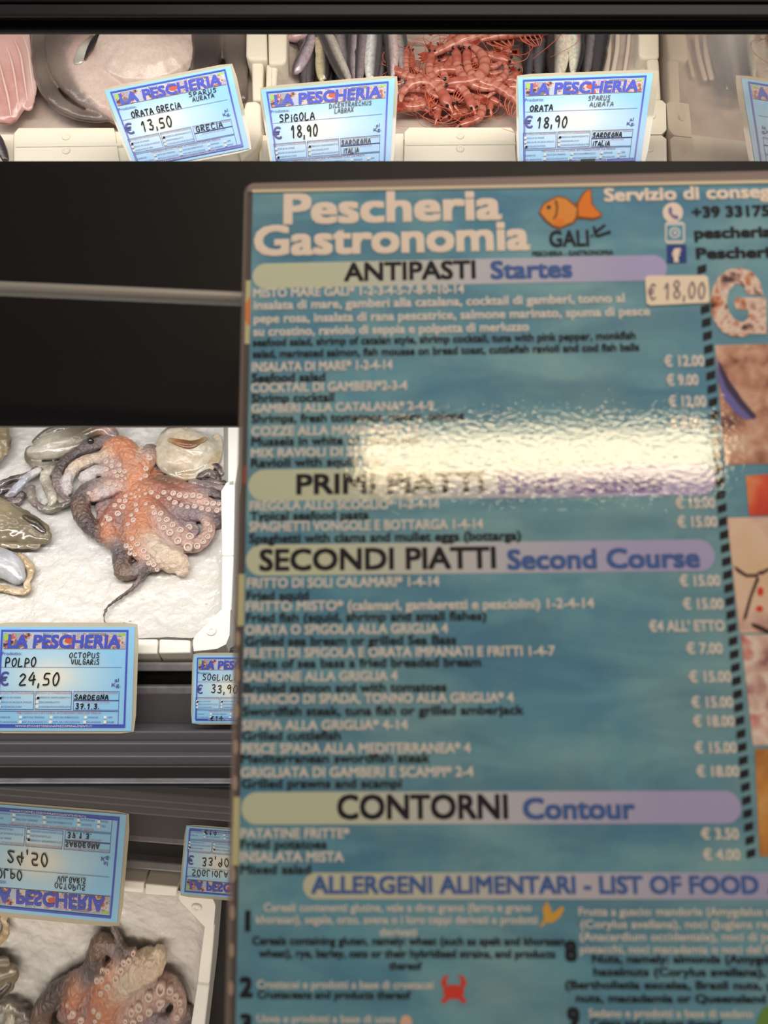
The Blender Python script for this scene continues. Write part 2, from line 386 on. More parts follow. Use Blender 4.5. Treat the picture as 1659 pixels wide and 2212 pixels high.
# lower box
box = thing('polystyrene_box', 'white polystyrene box holding the octopus and cuttlefish behind the handwritten 24,50 card', 'fish box', LOW.hit(300, 1400, -0.01))
v, f = join(prism(LOW, [(-420, 860), (515, 860), (513, 1000), (500, 1395), (-420, 1410)], -0.010, -0.03))
ob('box_base', v, f, m_foam, box, bevel=0.002)
v, f = join(prism(LOW, [(492, 860), (519, 860), (516, 1000), (507, 1050), (492, 1050)], 0.016, -0.02),
            prism(LOW, [(487, 1042), (508, 1034), (505, 1200), (479, 1200), (477, 1060)], 0.016, -0.02),
            prism(LOW, [(479, 1200), (505, 1200), (500, 1318), (478, 1318)], 0.0145, -0.02))
ob('side_wall', v, f, m_foam, box, bevel=0.002)
v, f = join(prism(LOW, [(478, 1316), (498, 1316), (496, 1372), (488, 1392), (468, 1402), (418, 1407), (416, 1384), (422, 1372)], 0.018, -0.02), ring_nub(LOW, 457, 1364, 11, 0.018))
ob('box_corner', v, f, m_foam, box, bevel=0.002)
v, f = join(prism(LOW, [(344, 1380), (411, 1382), (411, 1410), (342, 1411)], 0.015, -0.02), prism(LOW, [(-420, 1378), (341, 1380), (339, 1412), (-420, 1412)], 0.013, -0.02))
ob('front_wall', v, f, m_foam, box, bevel=0.002)
def lowedge(x, y):
    e = 0.0
    if x > 440: e += 0.012 * ((x - 440) / 60) ** 2
    if y > 1330: e += 0.010 * ((y - 1330) / 60) ** 2
    return e - 0.004
lf = film('plastic_film', LOW, -420, 850, 484, 1380, 190, 120, 0.0030, 40, m_liner, None, lowedge)
tag(lf, 'crumpled white plastic sheet lining the octopus box', 'lining sheet')

# upper boxes
ub = thing('polystyrene_box', 'cream polystyrene box under the large grey fish at the top left', 'fish box', UP.hit(280, 345, -0.01))
v, f = prism(UP, [(-300, 20), (590, 20), (600, 290), (-300, 290)], -0.012, -0.035); ob('box_base', v, f, m_foam2, ub)
v, f = join(prism(UP, [(30, 288), (40, 276), (246, 276), (262, 372), (30, 372)], 0.016, -0.02), ring_nub(UP, 143, 296, 9, 0.016), ring_nub(UP, 143, 326, 9, 0.016),
            prism(UP, [(248, 284), (520, 284), (520, 372), (262, 372)], 0.014, -0.02), prism(UP, [(-300, 290), (30, 290), (29, 372), (-300, 372)], 0.008, -0.02),
            prism(UP, [(33, 312), (262, 309), (262, 314), (33, 317)], 0.0175, 0.0))
ob('front_wall', v, f, m_foam2, ub, bevel=0.003)
v, f = join(prism(UP, [(532, 20), (574, 20), (577, 128), (536, 128), (531, 118)], 0.026, -0.02), prism(UP, [(543, 126), (569, 126), (566, 216), (545, 216)], 0.020, -0.02))
ob('side_wall', v, f, m_foam2, ub, bevel=0.003)
v, f = join(prism(UP, [(530, 218), (552, 216), (563, 222), (564, 290), (552, 318), (520, 345), (510, 300)], 0.026, -0.02)); ob('box_corner', v, f, m_foam2, ub, bevel=0.004)
uf = film('plastic_film', UP, -300, 20, 545, 290, 90, 40, 0.001, 40, m_liner2, None, lambda x, y: -0.009)
tag(uf, 'pale plastic film under the large grey fish', 'lining sheet')

ub2 = thing('polystyrene_box', 'cream polystyrene box of small silver fish and red prawns at top centre', 'fish box', UP.hit(990, 345, -0.01))
v, f = prism(UP, [(585, 20), (1425, 20), (1430, 290), (585, 290)], -0.012, -0.035); ob('box_base', v, f, m_foam2, ub2)
v, f = join(prism(UP, [(874, 285), (884, 275), (1104, 275), (1112, 285), (1116, 372), (872, 372)], 0.016, -0.02), ring_nub(UP, 994, 294, 9, 0.016), ring_nub(UP, 994, 322, 9, 0.016),
            prism(UP, [(560, 292), (872, 288), (872, 372), (560, 372)], 0.012, -0.02), prism(UP, [(1114, 284), (1392, 284), (1392, 372), (1116, 372)], 0.013, -0.02),
            prism(UP, [(876, 308), (1114, 306), (1114, 311), (876, 313)], 0.0175, 0.0))
ob('front_wall', v, f, m_foam2, ub2, bevel=0.003)
v, f = join(prism(UP, [(578, 20), (620, 20), (619, 130), (611, 137), (580, 137)], 0.026, -0.02), prism(UP, [(575, 137), (600, 137), (594, 222), (573, 222)], 0.020, -0.02),
            prism(UP, [(566, 300), (590, 300), (592, 372), (564, 372)], 0.022, -0.02))
ob('side_wall', v, f, m_foam2, ub2, bevel=0.003, label='left wall of the box')
v, f = join(prism(UP, [(1380, 20), (1424, 20), (1425, 124), (1388, 126), (1380, 118)], 0.020, -0.02), prism(UP, [(1398, 126), (1424, 126), (1429, 216), (1404, 216)], 0.017, -0.02))
ob('side_wall', v, f, m_foam2, ub2, bevel=0.003, label='right wall of the box')
v, f = join(prism(UP, [(1390, 218), (1430, 216), (1439, 224), (1440, 280), (1430, 290), (1390, 290)], 0.019, -0.02), ring_nub(UP, 1407, 251, 9, 0.019),
            prism(UP, [(1390, 292), (1430, 292), (1440, 300), (1441, 372), (1386, 372)], 0.019, -0.02), ring_nub(UP, 1402, 321, 10, 0.019))
ob('box_corner', v, f, m_foam2, ub2, bevel=0.004)
def upedge(x, y):
    e = -0.008
    if x < 660: e += 0.030 * ((660 - x) / 70) ** 2
    if x > 1310: e += 0.022 * ((x - 1310) / 90) ** 2
    return e
uf2 = film('plastic_film', UP, 592, 20, 1402, 290, 150, 50, 0.0018, 45, m_liner2, None, upedge)
tag(uf2, 'crinkled clear film beneath the prawns and small fish', 'lining sheet')

# ------------------------------------------------------------------ octopus and cuttlefish (traced in a crop: scale .3376, origin 0, 900)
def oc(pts, cols=None):
    out = []
    for p in pts:
        x, y, l, r, c = p; out.append((x * .3376, 900 + y * .3376, l * .3376, r * .3376, c))
    return out
m_flesh = mat('wet_flesh', (255, 255, 255), 0.3, 0.5, coat=1.0, coat_rough=0.06, vcol=True, bump=(240, 0.9, 0.004), sss=0.1, var=(110, (120, 90, 88), 0.35))
m_cuttle = mat('wet_cuttlefish', (255, 255, 255), 0.22, 0.5, coat=0.9, coat_rough=0.06, vcol=True, bump=(150, 0.25, 0.002), sss=0.1, var=(160, (96, 84, 62), 0.3))
OR = (214, 140, 98); RED = (158, 98, 78); PK = (202, 164, 150); GY = (124, 110, 110); DK = (62, 52, 52); CR = (226, 204, 178); WH = (212, 204, 202); PU = (150, 128, 132); BR = (110, 84, 62)
keep = []
octo = thing('octopus', 'orange and grey octopus sprawled on its back with pale suckers showing', 'octopus', LOW.hit(290, 1200))
blob('body', [
    (0.2, oc([(760, 600, 18, 110, RED), (880, 560, 20, 140, OR), (1010, 600, 18, 130, RED), (1120, 690, 16, 100, PU), (1220, 740, 14, 70, PU)])),
    (0.2, oc([(700, 560, 14, 90, PU), (730, 690, 14, 90, RED), (860, 760, 16, 100, RED), (960, 850, 14, 90, PU)])),
    (0.2, oc([(640, 330, 14, 80, GY), (760, 380, 16, 90, PU), (900, 400, 18, 100, OR), (1020, 420, 16, 70, RED)])),
    (0.8, oc([(700, 300, 45, 60, CR), (760, 230, 60, 75, OR), (840, 280, 60, 80, OR), (880, 420, 40, 70, OR)])),
    oc([(870, 470, 40, 60, OR), (910, 380, 52, 70, OR), (955, 300, 52, 62, PK), (970, 240, 48, 45, GY), (1010, 235, 40, 24, DK)]),
    oc([(885, 430, 70, 26, PK), (900, 330, 84, 22, CR), (930, 250, 78, 18, CR)]),
    oc([(880, 480, 40, 60, OR), (1000, 490, 48, 66, RED), (1120, 525, 44, 60, RED), (1250, 550, 40, 52, PK), (1350, 585, 36, 48, PK), (1435, 620, 30, 44, GY)]),
    (0.6, oc([(960, 430, 40, 40, RED), (1060, 440, 48, 44, BR), (1180, 470, 44, 36, RED), (1330, 500, 38, 30, GY), (1430, 530, 30, 24, DK)])),
    oc([(890, 520, 40, 60, OR), (980, 620, 48, 72, OR), (1060, 710, 48, 78, PK), (1150, 790, 46, 80, PK), (1230, 840, 40, 62, PK), (1300, 820, 40, 50, PK), (1345, 750, 38, 40, PK), (1325, 680, 40, 36, PK)]),
    (0.6, oc([(1030, 560, 30, 50, RED), (1130, 620, 34, 52, PU), (1240, 640, 38, 60, GY), (1320, 660, 36, 44, PU), (1400, 690, 24, 50, DK)])),
    oc([(880, 540, 40, 55, OR), (860, 640, 50, 54, RED), (850, 760, 50, 58, OR), (890, 860, 46, 60, OR), (950, 930, 44, 52, PK), (1010, 985, 36, 36, GY)]),
    (0.7, oc([(930, 640, 40, 70, OR), (920, 760, 44, 80, OR), (990, 850, 44, 84, CR), (1070, 920, 44, 84, CR), (1150, 965, 40, 78, CR), (1175, 1010, 34, 40, CR)])),
    oc([(1020, 800, 66, 26, PK), (1090, 860, 64, 24, PU), (1180, 890, 54, 18, GY)]),
    oc([(850, 530, 40, 50, PK), (780, 600, 46, 62, RED), (720, 690, 46, 66, RED), (715, 780, 44, 62, OR), (770, 850, 40, 56, GY), (790, 930, 38, 60, DK), (800, 1010, 32, 58, BR), (870, 1010, 36, 44, GY), (930, 960, 36, 36, GY)]),
    (0.6, oc([(740, 640, 60, 20, PU), (790, 700, 64, 26, PU), (820, 620, 64, 18, PK), (850, 560, 60, 14, PK)])),
    (0.6, oc([(700, 730, 58, 40, OR), (790, 740, 56, 30, PU), (840, 800, 56, 24, GY)])),
    oc([(830, 480, 40, 50, PK), (730, 470, 46, 62, PK), (630, 480, 46, 64, GY), (545, 530, 40, 62, DK), (530, 620, 36, 60, BR), (570, 700, 34, 56, DK), (640, 770, 34, 46, DK), (720, 830, 30, 36, GY)]),
    (0.6, oc([(560, 420, 50, 50, WH), (640, 385, 62, 44, WH), (730, 400, 60, 34, PK), (800, 440, 46, 24, PK)])),
    (0.6, oc([(620, 540, 56, 50, PK), (700, 520, 60, 44, WH), (790, 490, 52, 26, PK)])),
    oc([(700, 300, 48, 50, CR), (600, 310, 50, 48, CR), (500, 350, 46, 44, CR), (445, 430, 40, 38, WH), (450, 500, 34, 30, WH)]),
    oc([(720, 170, 40, 48, GY), (600, 215, 46, 42, GY), (480, 270, 48, 36, DK), (400, 350, 42, 34, DK), (372, 430, 38, 30, GY), (400, 500, 30, 26, GY), (450, 560, 26, 24, GY)]),
    oc([(700, 330, 52, 50, PK), (750, 340, 54, 44, PK), (810, 390, 48, 36, PK)]),
    oc([(965, 985, 40, 34, DK), (930, 1020, 32, 26, DK), (880, 1080, 22, 18, GY), (820, 1130, 14, 14, DK), (730, 1190, 10, 11, DK), (685, 1230, 8, 9, DK), (668, 1290, 8, 8, GY), (690, 1328, 8, 7, BR), (770, 1328, 8, 6, BR), (858, 1306, 8, 4, BR)]),
], LOW, m_flesh, octo, voxel=0.0011, flat=0.72, disp=(230, 0.0011), keep=keep)
# suckers: a cup each, standing on the skin
prof = [(0.98, -0.25), (1.0, 0.15), (0.86, 0.42), (0.62, 0.44), (0.46, 0.2), (0.3, 0.02), (0.08, -0.02)]
sv, sf = [], []
for rr, z in prof:
    for i in range(14): a = i * math.tau / 14; sv.append(V(rr * math.cos(a), rr * math.sin(a), z))
for j in range(len(prof) - 1):
    for i in range(14): sf.append((j * 14 + i, j * 14 + (i + 1) % 14, (j + 1) * 14 + (i + 1) % 14, (j + 1) * 14 + i))
sf.append(tuple((len(prof) - 1) * 14 + i for i in range(14)))
scol = []
for rr, z in prof: scol += [lin((214, 190, 176) if rr > 0.55 else ((160, 130, 120) if rr > 0.35 else (206, 182, 168)))] * 14
m_suck = mat('sucker_flesh', (220, 200, 186), 0.3, 0.5, coat=0.6, coat_rough=0.1, vcol=True, sss=0.1)
sme = mesh_of(sv, sf, True, scol); sme.materials.append(m_suck)
SUCK = [(683,250,14),(680,290,16),(680,340,18),(715,320,15),(735,355,15),(765,310,15),(768,348,16),(800,352,16),(752,382,14),(783,376,13),(720,285,13),(700,430,14),(740,440,13),(775,445,12),(685,460,16),(615,480,16),(570,490,14),(805,395,10),(780,412,10),
 (960,268,17),(935,335,18),(933,380,16),(990,330,15),(1005,285,12),(900,400,11),(945,250,12),
 (930,495,11),(970,487,16),(1050,487,17),(1110,492,19),(1150,505,20),(1190,512,18),(1235,508,19),(1278,512,20),(1325,555,18),(1365,558,20),(1400,560,15),
 (1012,515,15),(1085,525,15),(1120,553,19),(1160,570,15),(1200,580,15),(1245,578,18),(1290,590,18),(1333,598,18),(1390,602,18),(1420,590,14),
 (935,560,12),(980,580,14),(990,618,18),(1030,622,19),(1020,662,16),(1068,662,20),(1050,712,20),(1105,695,20),(1090,745,24),(1155,728,22),(1140,797,26),(1215,770,28),(1205,835,30),(1210,712,24),(1262,830,22),(1300,800,20),(1330,770,18),(1345,730,16),(1330,690,16),
 (840,495,9),(865,515,10),(895,510,9),(890,470,9),
 (870,565,14),(875,602,14),(840,632,13),(855,665,18),(820,690,14),(845,785,16),(880,820,19),(922,862,20),(945,905,19),(955,940,18),(985,950,17),(1005,980,14),(865,885,14),(850,920,13),(835,875,18),(838,845,17),(810,830,18),
 (805,510,14),(803,542,16),(765,540,15),(735,570,16),(785,580,19),(755,622,20),(700,658,20),(680,640,12),(655,690,11)]
for cx_, cy_, r in SUCK[:99]:
    x, y = cx_ * .3376, 900 + cy_ * .3376
    p, nr = cast(keep[0], x, y, LOW); nr = (nr * 0.6 + LOW.n * 0.7 + V(0, -0.3, 0)).normalized()
    k = r * 1.02 * .3376 * p.y / F
    z = Mw.to_3x3() @ nr; u = z.orthogonal().normalized(); w = z.cross(u)
    o = bpy.data.objects.new('sucker', sme); COL.objects.link(o); o.parent = octo
    o.matrix_local = Matrix.Translation(W(p + nr * k * 0.1) - octo.location) @ (Matrix((u, w, z)).transposed() * k).to_4x4()

# cuttlefish and their arms
GRN = (152, 144, 130); GD = (96, 88, 74); PAL = (206, 200, 182); BLU = (176, 178, 190); TAN = (182, 158, 120)
cf = thing('cuttlefish', 'grey green cuttlefish above the octopus on the left, arms trailing left', 'cuttlefish', LOW.hit(110, 1010))
blob('mantle', [(0.6, oc([(235, 260, 40, 55, GRN), (330, 230, 50, 95, PAL), (440, 205, 50, 100, GRN), (540, 150, 50, 80, GD), (600, 120, 44, 56, GRN)])),
                (0.5, oc([(240, 200, 60, 20, GD), (330, 140, 72, 26, GD), (450, 110, 76, 26, GD), (550, 100, 70, 24, GD)])),
                (0.5, oc([(220, 260, 70, 30, PAL), (320, 262, 86, 30, WH), (430, 230, 92, 24, PAL), (490, 200, 86, 16, PAL)])),
                (0.4, oc([(200, 220, 24, 30, GRN), (200, 280, 24, 34, GD), (260, 330, 24, 34, GRN), (360, 320, 26, 26, GD)]))], LOW, m_cuttle, cf, flat=0.6, voxel=0.0014)
blob('head', [oc([(560, 150, 60, 50, GD), (640, 120, 64, 54, BR), (700, 120, 60, 50, PK), (740, 150, 50, 40, GY)]), oc([(600, 100, 80, 26, BR), (660, 90, 84, 24, TAN), (700, 110, 80, 20, PK)])], LOW, m_cuttle, cf, voxel=0.0012)
p = LOW.hit(580 * .3376, 900 + 155 * .3376, 0.024)
def ball(name, p, r, m, parent, squash=None):
    bm = bmesh.new(); bmesh.ops.create_uvsphere(bm, u_segments=14, v_segments=9, radius=r)
    vs = [v.co + p for v in bm.verts]; fs = [tuple(v.index for v in fc.verts) for fc in bm.faces]; bm.free()
    return ob(name, vs, fs, m, parent, smooth=True)
m_eye = mat('eye_black', (20, 18, 18), 0.15, 0.6, coat=0.8)
ball('eye', p, 0.0045, m_eye, cf)
for st in [[(370, 330, 30, 30, GD), (300, 400, 34, 34, PAL), (330, 490, 34, 34, GRN), (350, 550, 28, 28, PAL), (310, 590, 20, 20, GD)],
           [(260, 370, 44, 28, WH), (180, 430, 48, 30, BLU), (110, 500, 40, 30, BLU), (60, 530, 30, 24, GY)],
           [(250, 350, 24, 24, GD), (170, 400, 30, 24, GY), (90, 420, 30, 26, DK), (10, 450, 26, 28, GY), (-70, 470, 24, 24, DK)],
           [(110, 470, 24, 30, GY), (40, 480, 26, 30, DK), (-40, 520, 22, 30, GY)],
           [(210, 470, 26, 26, GY), (215, 540, 30, 26, GRN), (260, 590, 28, 26, GY), (320, 610, 26, 26, GRN), (390, 590, 26, 26, GD), (440, 570, 26, 24, GY), (470, 540, 22, 20, DK)],
           [(150, 510, 22, 28, DK), (110, 560, 22, 28, GY), (40, 540, 22, 28, DK), (-50, 560, 20, 26, GY)],
           [(380, 520, 24, 24, GD), (410, 560, 24, 22, GRN), (440, 540, 22, 20, GD)]]:
    blob('arm', [oc(st)], LOW, m_cuttle, cf, voxel=0.0012, disp=(220, 0.001))
cf = thing('cuttlefish', 'cream cuttlefish with a brown slit, above and right of the octopus', 'cuttlefish', LOW.hit(420, 1040))
blob('mantle', [(0.35, oc([(1080, 230, 30, 120, PAL), (1180, 280, 36, 170, CR), (1290, 240, 34, 140, PAL)])), (0.6, oc([(1090, 170, 40, 80, PAL), (1180, 200, 50, 110, CR), (1280, 230, 50, 115, PAL), (1340, 230, 40, 75, PAL)])), (0.5, oc([(1050, 200, 30, 46, TAN), (1060, 280, 34, 50, PAL), (1120, 370, 40, 50, GRN), (1200, 400, 30, 40, TAN)])),
                (0.5, oc([(1060, 150, 50, 30, GRN), (1120, 110, 60, 26, BR), (1200, 95, 50, 26, CR)])), (0.4, oc([(1180, 400, 26, 40, TAN), (1290, 370, 26, 44, PAL), (1370, 300, 26, 44, TAN), (1400, 200, 26, 34, PAL), (1390, 140, 26, 26, CR)])),
                (0.5, oc([(1100, 150, 84, 24, WH), (1170, 150, 92, 26, PAL)]))], LOW, m_cuttle, cf, flat=0.6, voxel=0.0014)
blob('mantle_slit', [(0.5, oc([(1110, 215, 104, 18, TAN), (1180, 240, 112, 30, (150, 100, 60)), (1250, 250, 110, 34, (120, 78, 48)), (1335, 205, 100, 18, TAN)]))], LOW, m_cuttle, cf, voxel=0.001)
cf2 = thing('cuttlefish', 'dark grey arms of a cuttlefish partly hidden behind the octopus at the box wall', 'cuttlefish', LOW.hit(465, 1060))
for st in [[(1230, 440, 26, 30, PU), (1330, 455, 30, 30, GY), (1440, 480, 30, 26, PU)], [(1280, 400, 24, 30, DK), (1350, 380, 30, 30, GY), (1400, 420, 30, 26, DK)], [(1340, 350, 22, 26, GY), (1390, 330, 24, 22, DK), (1420, 380, 22, 20, GY)],
           [(1310, 430, 26, 26, DK), (1380, 440, 30, 26, GY), (1440, 440, 26, 20, DK)]]:
    blob('arm', [oc(st)], LOW, m_cuttle, cf2, voxel=0.0012, disp=(220, 0.0012))
MO = (132, 120, 98); MD = (76, 66, 54); OL = (164, 150, 120)
cf3 = thing('cuttlefish', 'mottled olive brown cuttlefish mantle at the left edge of the octopus box', 'cuttlefish', LOW.hit(40, 1190))
blob('mantle', [(0.5, oc([(-160, 640, 50, 130, MO), (-20, 690, 56, 150, OL), (110, 740, 56, 120, MO), (220, 770, 48, 90, MO), (300, 795, 36, 52, MO)])), (0.4, oc([(-20, 560, 60, 30, OL), (100, 620, 60, 36, MO), (220, 680, 56, 30, MD), (310, 740, 44, 30, MO)])),
                (0.4, oc([(0, 830, 40, 30, MO), (120, 850, 40, 26, OL), (250, 850, 34, 26, MO)]))], LOW, m_cuttle, cf3, flat=0.5, voxel=0.0015, disp=(120, 0.0015))
blob('dark_patch', [(0.5, oc([(190, 690, 88, 22, MD), (250, 730, 80, 34, (48, 38, 30)), (300, 770, 62, 22, MD)]))], LOW, m_cuttle, cf3, voxel=0.001)
cf4 = thing('cuttlefish', 'white cuttlefish lying belly up with tan fins below the olive brown one', 'cuttlefish', LOW.hit(30, 1280))
blob('mantle', [(0.6, oc([(-120, 930, 40, 110, WH), (0, 960, 46, 110, BLU), (80, 990, 46, 90, (206, 208, 214)), (130, 1050, 36, 54, BLU)]))], LOW, m_cuttle, cf4, flat=0.6, voxel=0.0015)
blob('fin', [(0.3, oc([(130, 900, 30, 24, TAN), (190, 960, 24, 30, (196, 170, 138)), (205, 1010, 20, 26, TAN), (180, 1070, 20, 24, CR), (180, 1120, 14, 26, TAN), (120, 1130, 14, 26, CR), (30, 1110, 16, 26, TAN), (-80, 1090, 16, 24, CR)]))], LOW, m_cuttle, cf4, voxel=0.0012, disp=(160, 0.001))
cf5 = thing('cuttlefish', 'brown striped cuttlefish mantle in the top left corner of the octopus box', 'cuttlefish', LOW.hit(8, 1010))
blob('mantle', [(0.6, oc([(-40, 60, 50, 80, TAN), (10, 110, 56, 66, OL), (30, 180, 54, 62, MO), (0, 260, 46, 56, OL), (-40, 320, 40, 50, MO)])), (0.5, oc([(20, 80, 76, 22, WH), (50, 100, 76, 18, CR)])), (0.5, oc([(70, 150, 50, 18, TAN), (80, 200, 46, 16, MD), (50, 270, 44, 16, TAN)]))], LOW, m_cuttle, cf5, flat=0.6, voxel=0.0014, disp=(140, 0.0015))

# ------------------------------------------------------------------ large fish, top left (traced in a crop: scale .3376, origin 0, 0)
def tc(pts): return [(x * .3376, y * .3376, l * .3376, r * .3376, c) for x, y, l, r, c in pts]
SK = (92, 82, 76); SD = (56, 48, 46); SL = (124, 112, 104); BEL = (226, 206, 196); BEP = (206, 176, 168)
m_skin = mat('fish_skin', (255, 255, 255), 0.3, 0.5, coat=0.6, coat_rough=0.12, vcol=True, bump=(500, 0.3, 0.001), var=(260, (60, 52, 50), 0.16))
big = thing('large_grey_fish', 'large grey brown fish with pale belly and folded skin under the 13,50 card', 'fish', UP.hit(200, 270))
blob('body', [
    (0.6, tc([(560, 250, 40, 150, SK), (560, 420, 40, 150, BEP), (640, 600, 40, 150, BEL), (800, 720, 30, 130, BEP)])),
    (0.45, tc([(760, 200, 60, 190, BEP), (840, 360, 70, 250, BEL), (950, 420, 70, 270, BEL), (1080, 380, 60, 220, BEL), (1150, 300, 50, 140, BEP)])),
    (0.8, tc([(300, 150, 40, 60, SK), (285, 260, 50, 60, SL), (280, 400, 54, 58, SK), (300, 540, 54, 58, SL), (360, 660, 50, 54, SK), (450, 730, 40, 48, SL), (560, 770, 34, 36, SK), (720, 780, 30, 28, SD)])),
    (0.8, tc([(420, 150, 60, 90, SK), (400, 270, 66, 76, SK), (395, 400, 70, 74, SK), (430, 530, 68, 70, SL), (500, 630, 60, 56, SK), (590, 700, 50, 44, SK), (700, 745, 40, 34, SD)])),
    (0.7, tc([(420, 260, 84, 60, SK), (540, 270, 90, 66, SK), (650, 270, 88, 60, SL), (740, 270, 80, 40, BEP)])),
    (0.7, tc([(470, 380, 90, 50, SK), (520, 330, 92, 50, SL), (620, 320, 96, 26, (170, 130, 108)), (700, 310, 92, 22, BEP)])),
], UP, m_skin, big, flat=0.7, voxel=0.0013, disp=(90, 0.0008))
blob('gill_slit', [(0.5, tc([(595, 500, 140, 8, (40, 32, 30)), (630, 430, 146, 18, (34, 28, 28)), (670, 365, 146, 20, (30, 24, 24)), (710, 330, 140, 9, SD)]))], UP, m_skin, big, voxel=0.0008)
blob('gill_cover', [(0.4, tc([(550, 500, 128, 34, (190, 184, 176)), (585, 430, 132, 38, (224, 218, 208)), (640, 360, 134, 26, SL)]))], UP, mat('silver_skin', (210, 205, 198), 0.2, 0.6, coat=1.0, metal=0.3, vcol=True), big, voxel=0.0009)
fin2 = thing('large_grey_fish', 'dark grey brown fish folded against the box wall behind the 13,50 card', 'fish', UP.hit(490, 200))
blob('body', [(0.6, tc([(1330, 130, 50, 110, SK), (1340, 300, 54, 110, SK), (1330, 430, 50, 100, SD), (1300, 560, 40, 90, SK)])), (0.7, tc([(1500, 130, 50, 80, SK), (1510, 280, 54, 84, SL), (1520, 420, 54, 76, SK), (1540, 560, 46, 56, SL), (1560, 660, 34, 36, SK)]))], UP, m_skin, fin2, flat=0.7, voxel=0.0014, disp=(90, 0.0008))
m_fillet = mat('pink_flesh', (255, 255, 255), 0.25, 0.5, coat=0.7, coat_rough=0.1, vcol=True, bump=(120, 0.2, 0.002), sss=0.15, var=(70, (226, 190, 184), 0.5))
fil = thing('fish_fillet', 'pink raw fish fillet with white streaks in the top left corner', 'fillet', UP.hit(40, 270))
PF = (220, 174, 168); PW = (238, 214, 208); PD = (204, 150, 146)
blob('flesh', [(0.4, tc([(-60, 180, 60, 180, PF), (20, 300, 64, 190, PF), (70, 450, 64, 170, PF), (90, 620, 54, 150, PD), (60, 760, 40, 90, PD)])), (0.4, tc([(190, 200, 70, 30, PW), (200, 330, 76, 30, PW), (215, 470, 74, 32, PW), (230, 600, 60, 34, PW), (200, 720, 44, 34, PF)]))], UP, m_fillet, fil, flat=0.5, voxel=0.0014)
def streak(pts, w, name, m, parent, h, pl=UP):
    sm = catmull([(x * .3376, y * .3376) for x, y in pts], 16); P = [pl.hit(q[0], q[1], h) for q in sm]; k = P[0].y / F * .3376
    R = [w * k * (0.35 + 0.65 * math.sin(math.pi * (i + .5) / len(P))) for i in range(len(P))]
    v, f = tube(P, R, pl.n, 0.35, 8); return ob(name, v, f, m, parent, smooth=True)
m_fat = mat('white_fat', (234, 202, 195), 0.3, 0.5, coat=0.5)
for pts in [[(150, 235), (180, 330), (195, 450), (215, 600)], [(90, 250), (130, 350), (150, 470), (175, 640)], [(30, 270), (70, 380), (95, 500), (120, 680)], [(-10, 380), (20, 500), (50, 620), (70, 740)]]:
    streak(pts, 7, 'fat_streak', m_fat, fil, 0.0235)
scr = thing('fish_piece', 'small dark purple fish tip poking over the front wall of the left box', 'fish', UP.hit(10, 345))
blob('flesh', [(0.7, [(-20, 322, 42, 14, (100, 78, 90)), (6, 330, 44, 16, (92, 70, 82)), (22, 352, 40, 12, (60, 48, 56)), (30, 372, 38, 8, SD)])], UP, m_skin, scr, voxel=0.001)

# ------------------------------------------------------------------ small silver fish (crop scale .3617, origin 520, 0) and striped anchovies (crop scale .361, origin 1060, 0)
m_sil = mat('silver_fish_skin', (255, 255, 255), 0.16, 0.7, coat=1.0, coat_rough=0.08, metal=0.1, vcol=True, bump=(400, 0.35, 0.001), var=(260, (70, 64, 70), 0.4))
m_tail = mat('fish_tail', (112, 102, 100), 0.4, 0.4)
m_gold = mat('eye_ring', (150, 140, 96), 0.2, 0.6, coat=0.8)
def small_fish(name, label, pts, rad, back, belly, side, lift, conv, group, cat='fish', eye=None):
    pts = [(x, y + (35 if y > 330 else 0)) for x, y in pts]
    ps = [conv(*p) for p in pts]; sm = catmull(ps, 22); t = thing(name, label, cat, UP.hit(*ps[-1]), group)
    P, R = [], []
    for i, q in enumerate(sm):
        u = i / 22.0; b = UP.hit(q[0], q[1]); k = b.y / F
        r = rad * (0.30 + 0.70 * math.sin(math.pi * min(1, u * 1.25 + 0.12) * 0.9) ** 0.7 if u < 0.55 else 0.30 + 0.70 * (1 - ((u - 0.55) / 0.45) ** 1.6) * 0.98)
        R.append(max(r, 2.0) * k); P.append(b + UP.n * (lift * k))
    v, f = tube(P, R, UP.n, 0.8, 16)
    cols = []
    for i, q in enumerate(v):
        a = 2 * math.pi * (i % 16) / 16; c = math.cos(a) * side
        w = max(0.0, min(1.0, 0.5 + c * 2.0)); s = max(0, 1 - abs(c) * 2.2) * 0.35
        cb, cl = [u * .6 for u in lin(back)], [min(1, u * 1.35) for u in lin(belly)]; col = [cb[j] * (1 - w) + cl[j] * w + s * 0.06 for j in range(3)]
        cols.append(col + [1])
    ob('body', v, f, m_sil, t, smooth=True, cols=cols)
    if eye is not None:
        b = P[4] + UP.n * R[4] * 0.66 + V(1, 0, 0) * (R[4] * eye)
        ball('eye_rim', b, R[4] * 0.36, m_gold, t); ball('eye', b + UP.n * R[4] * 0.18, R[4] * 0.25, m_eye, t)
    # tail fan
    d = (P[-1] - P[-3]).normalized(); s = d.cross(UP.n).normalized(); r = R[10] * 0.9; e = P[-1]; n_ = UP.n * 0.0006
    vs = [e + s * r * .2, e + d * r * 1.5 + s * r, e + d * r * .9, e + d * r * 1.5 - s * r, e - s * r * .2]
    vs = [q + n_ for q in vs] + [q - n_ for q in vs]
    ob('tail_fin', vs, [(0, 1, 2, 3, 4), (9, 8, 7, 6, 5)] + [(i, i + 5, (i + 1) % 5 + 5, (i + 1) % 5) for i in range(5)], m_tail, t)
    return t
c2 = lambda x, y: (520 + x * .3617, y * .3617)
c3 = lambda x, y: (1060 + x * .361, y * .361)
G1 = 'small silver fish in the top centre box'
SB = (56, 50, 54); SBL = (206, 196, 196); LIL = (176, 160, 172)
small_fish('silver_fish', 'pinkish small fish lying sideways at the left end of the silver fish', [(300, 255), (360, 235), (470, 215), (560, 180)], 17, (120, 84, 96), (206, 168, 172), 1, 14, c2, G1, eye=0.1)
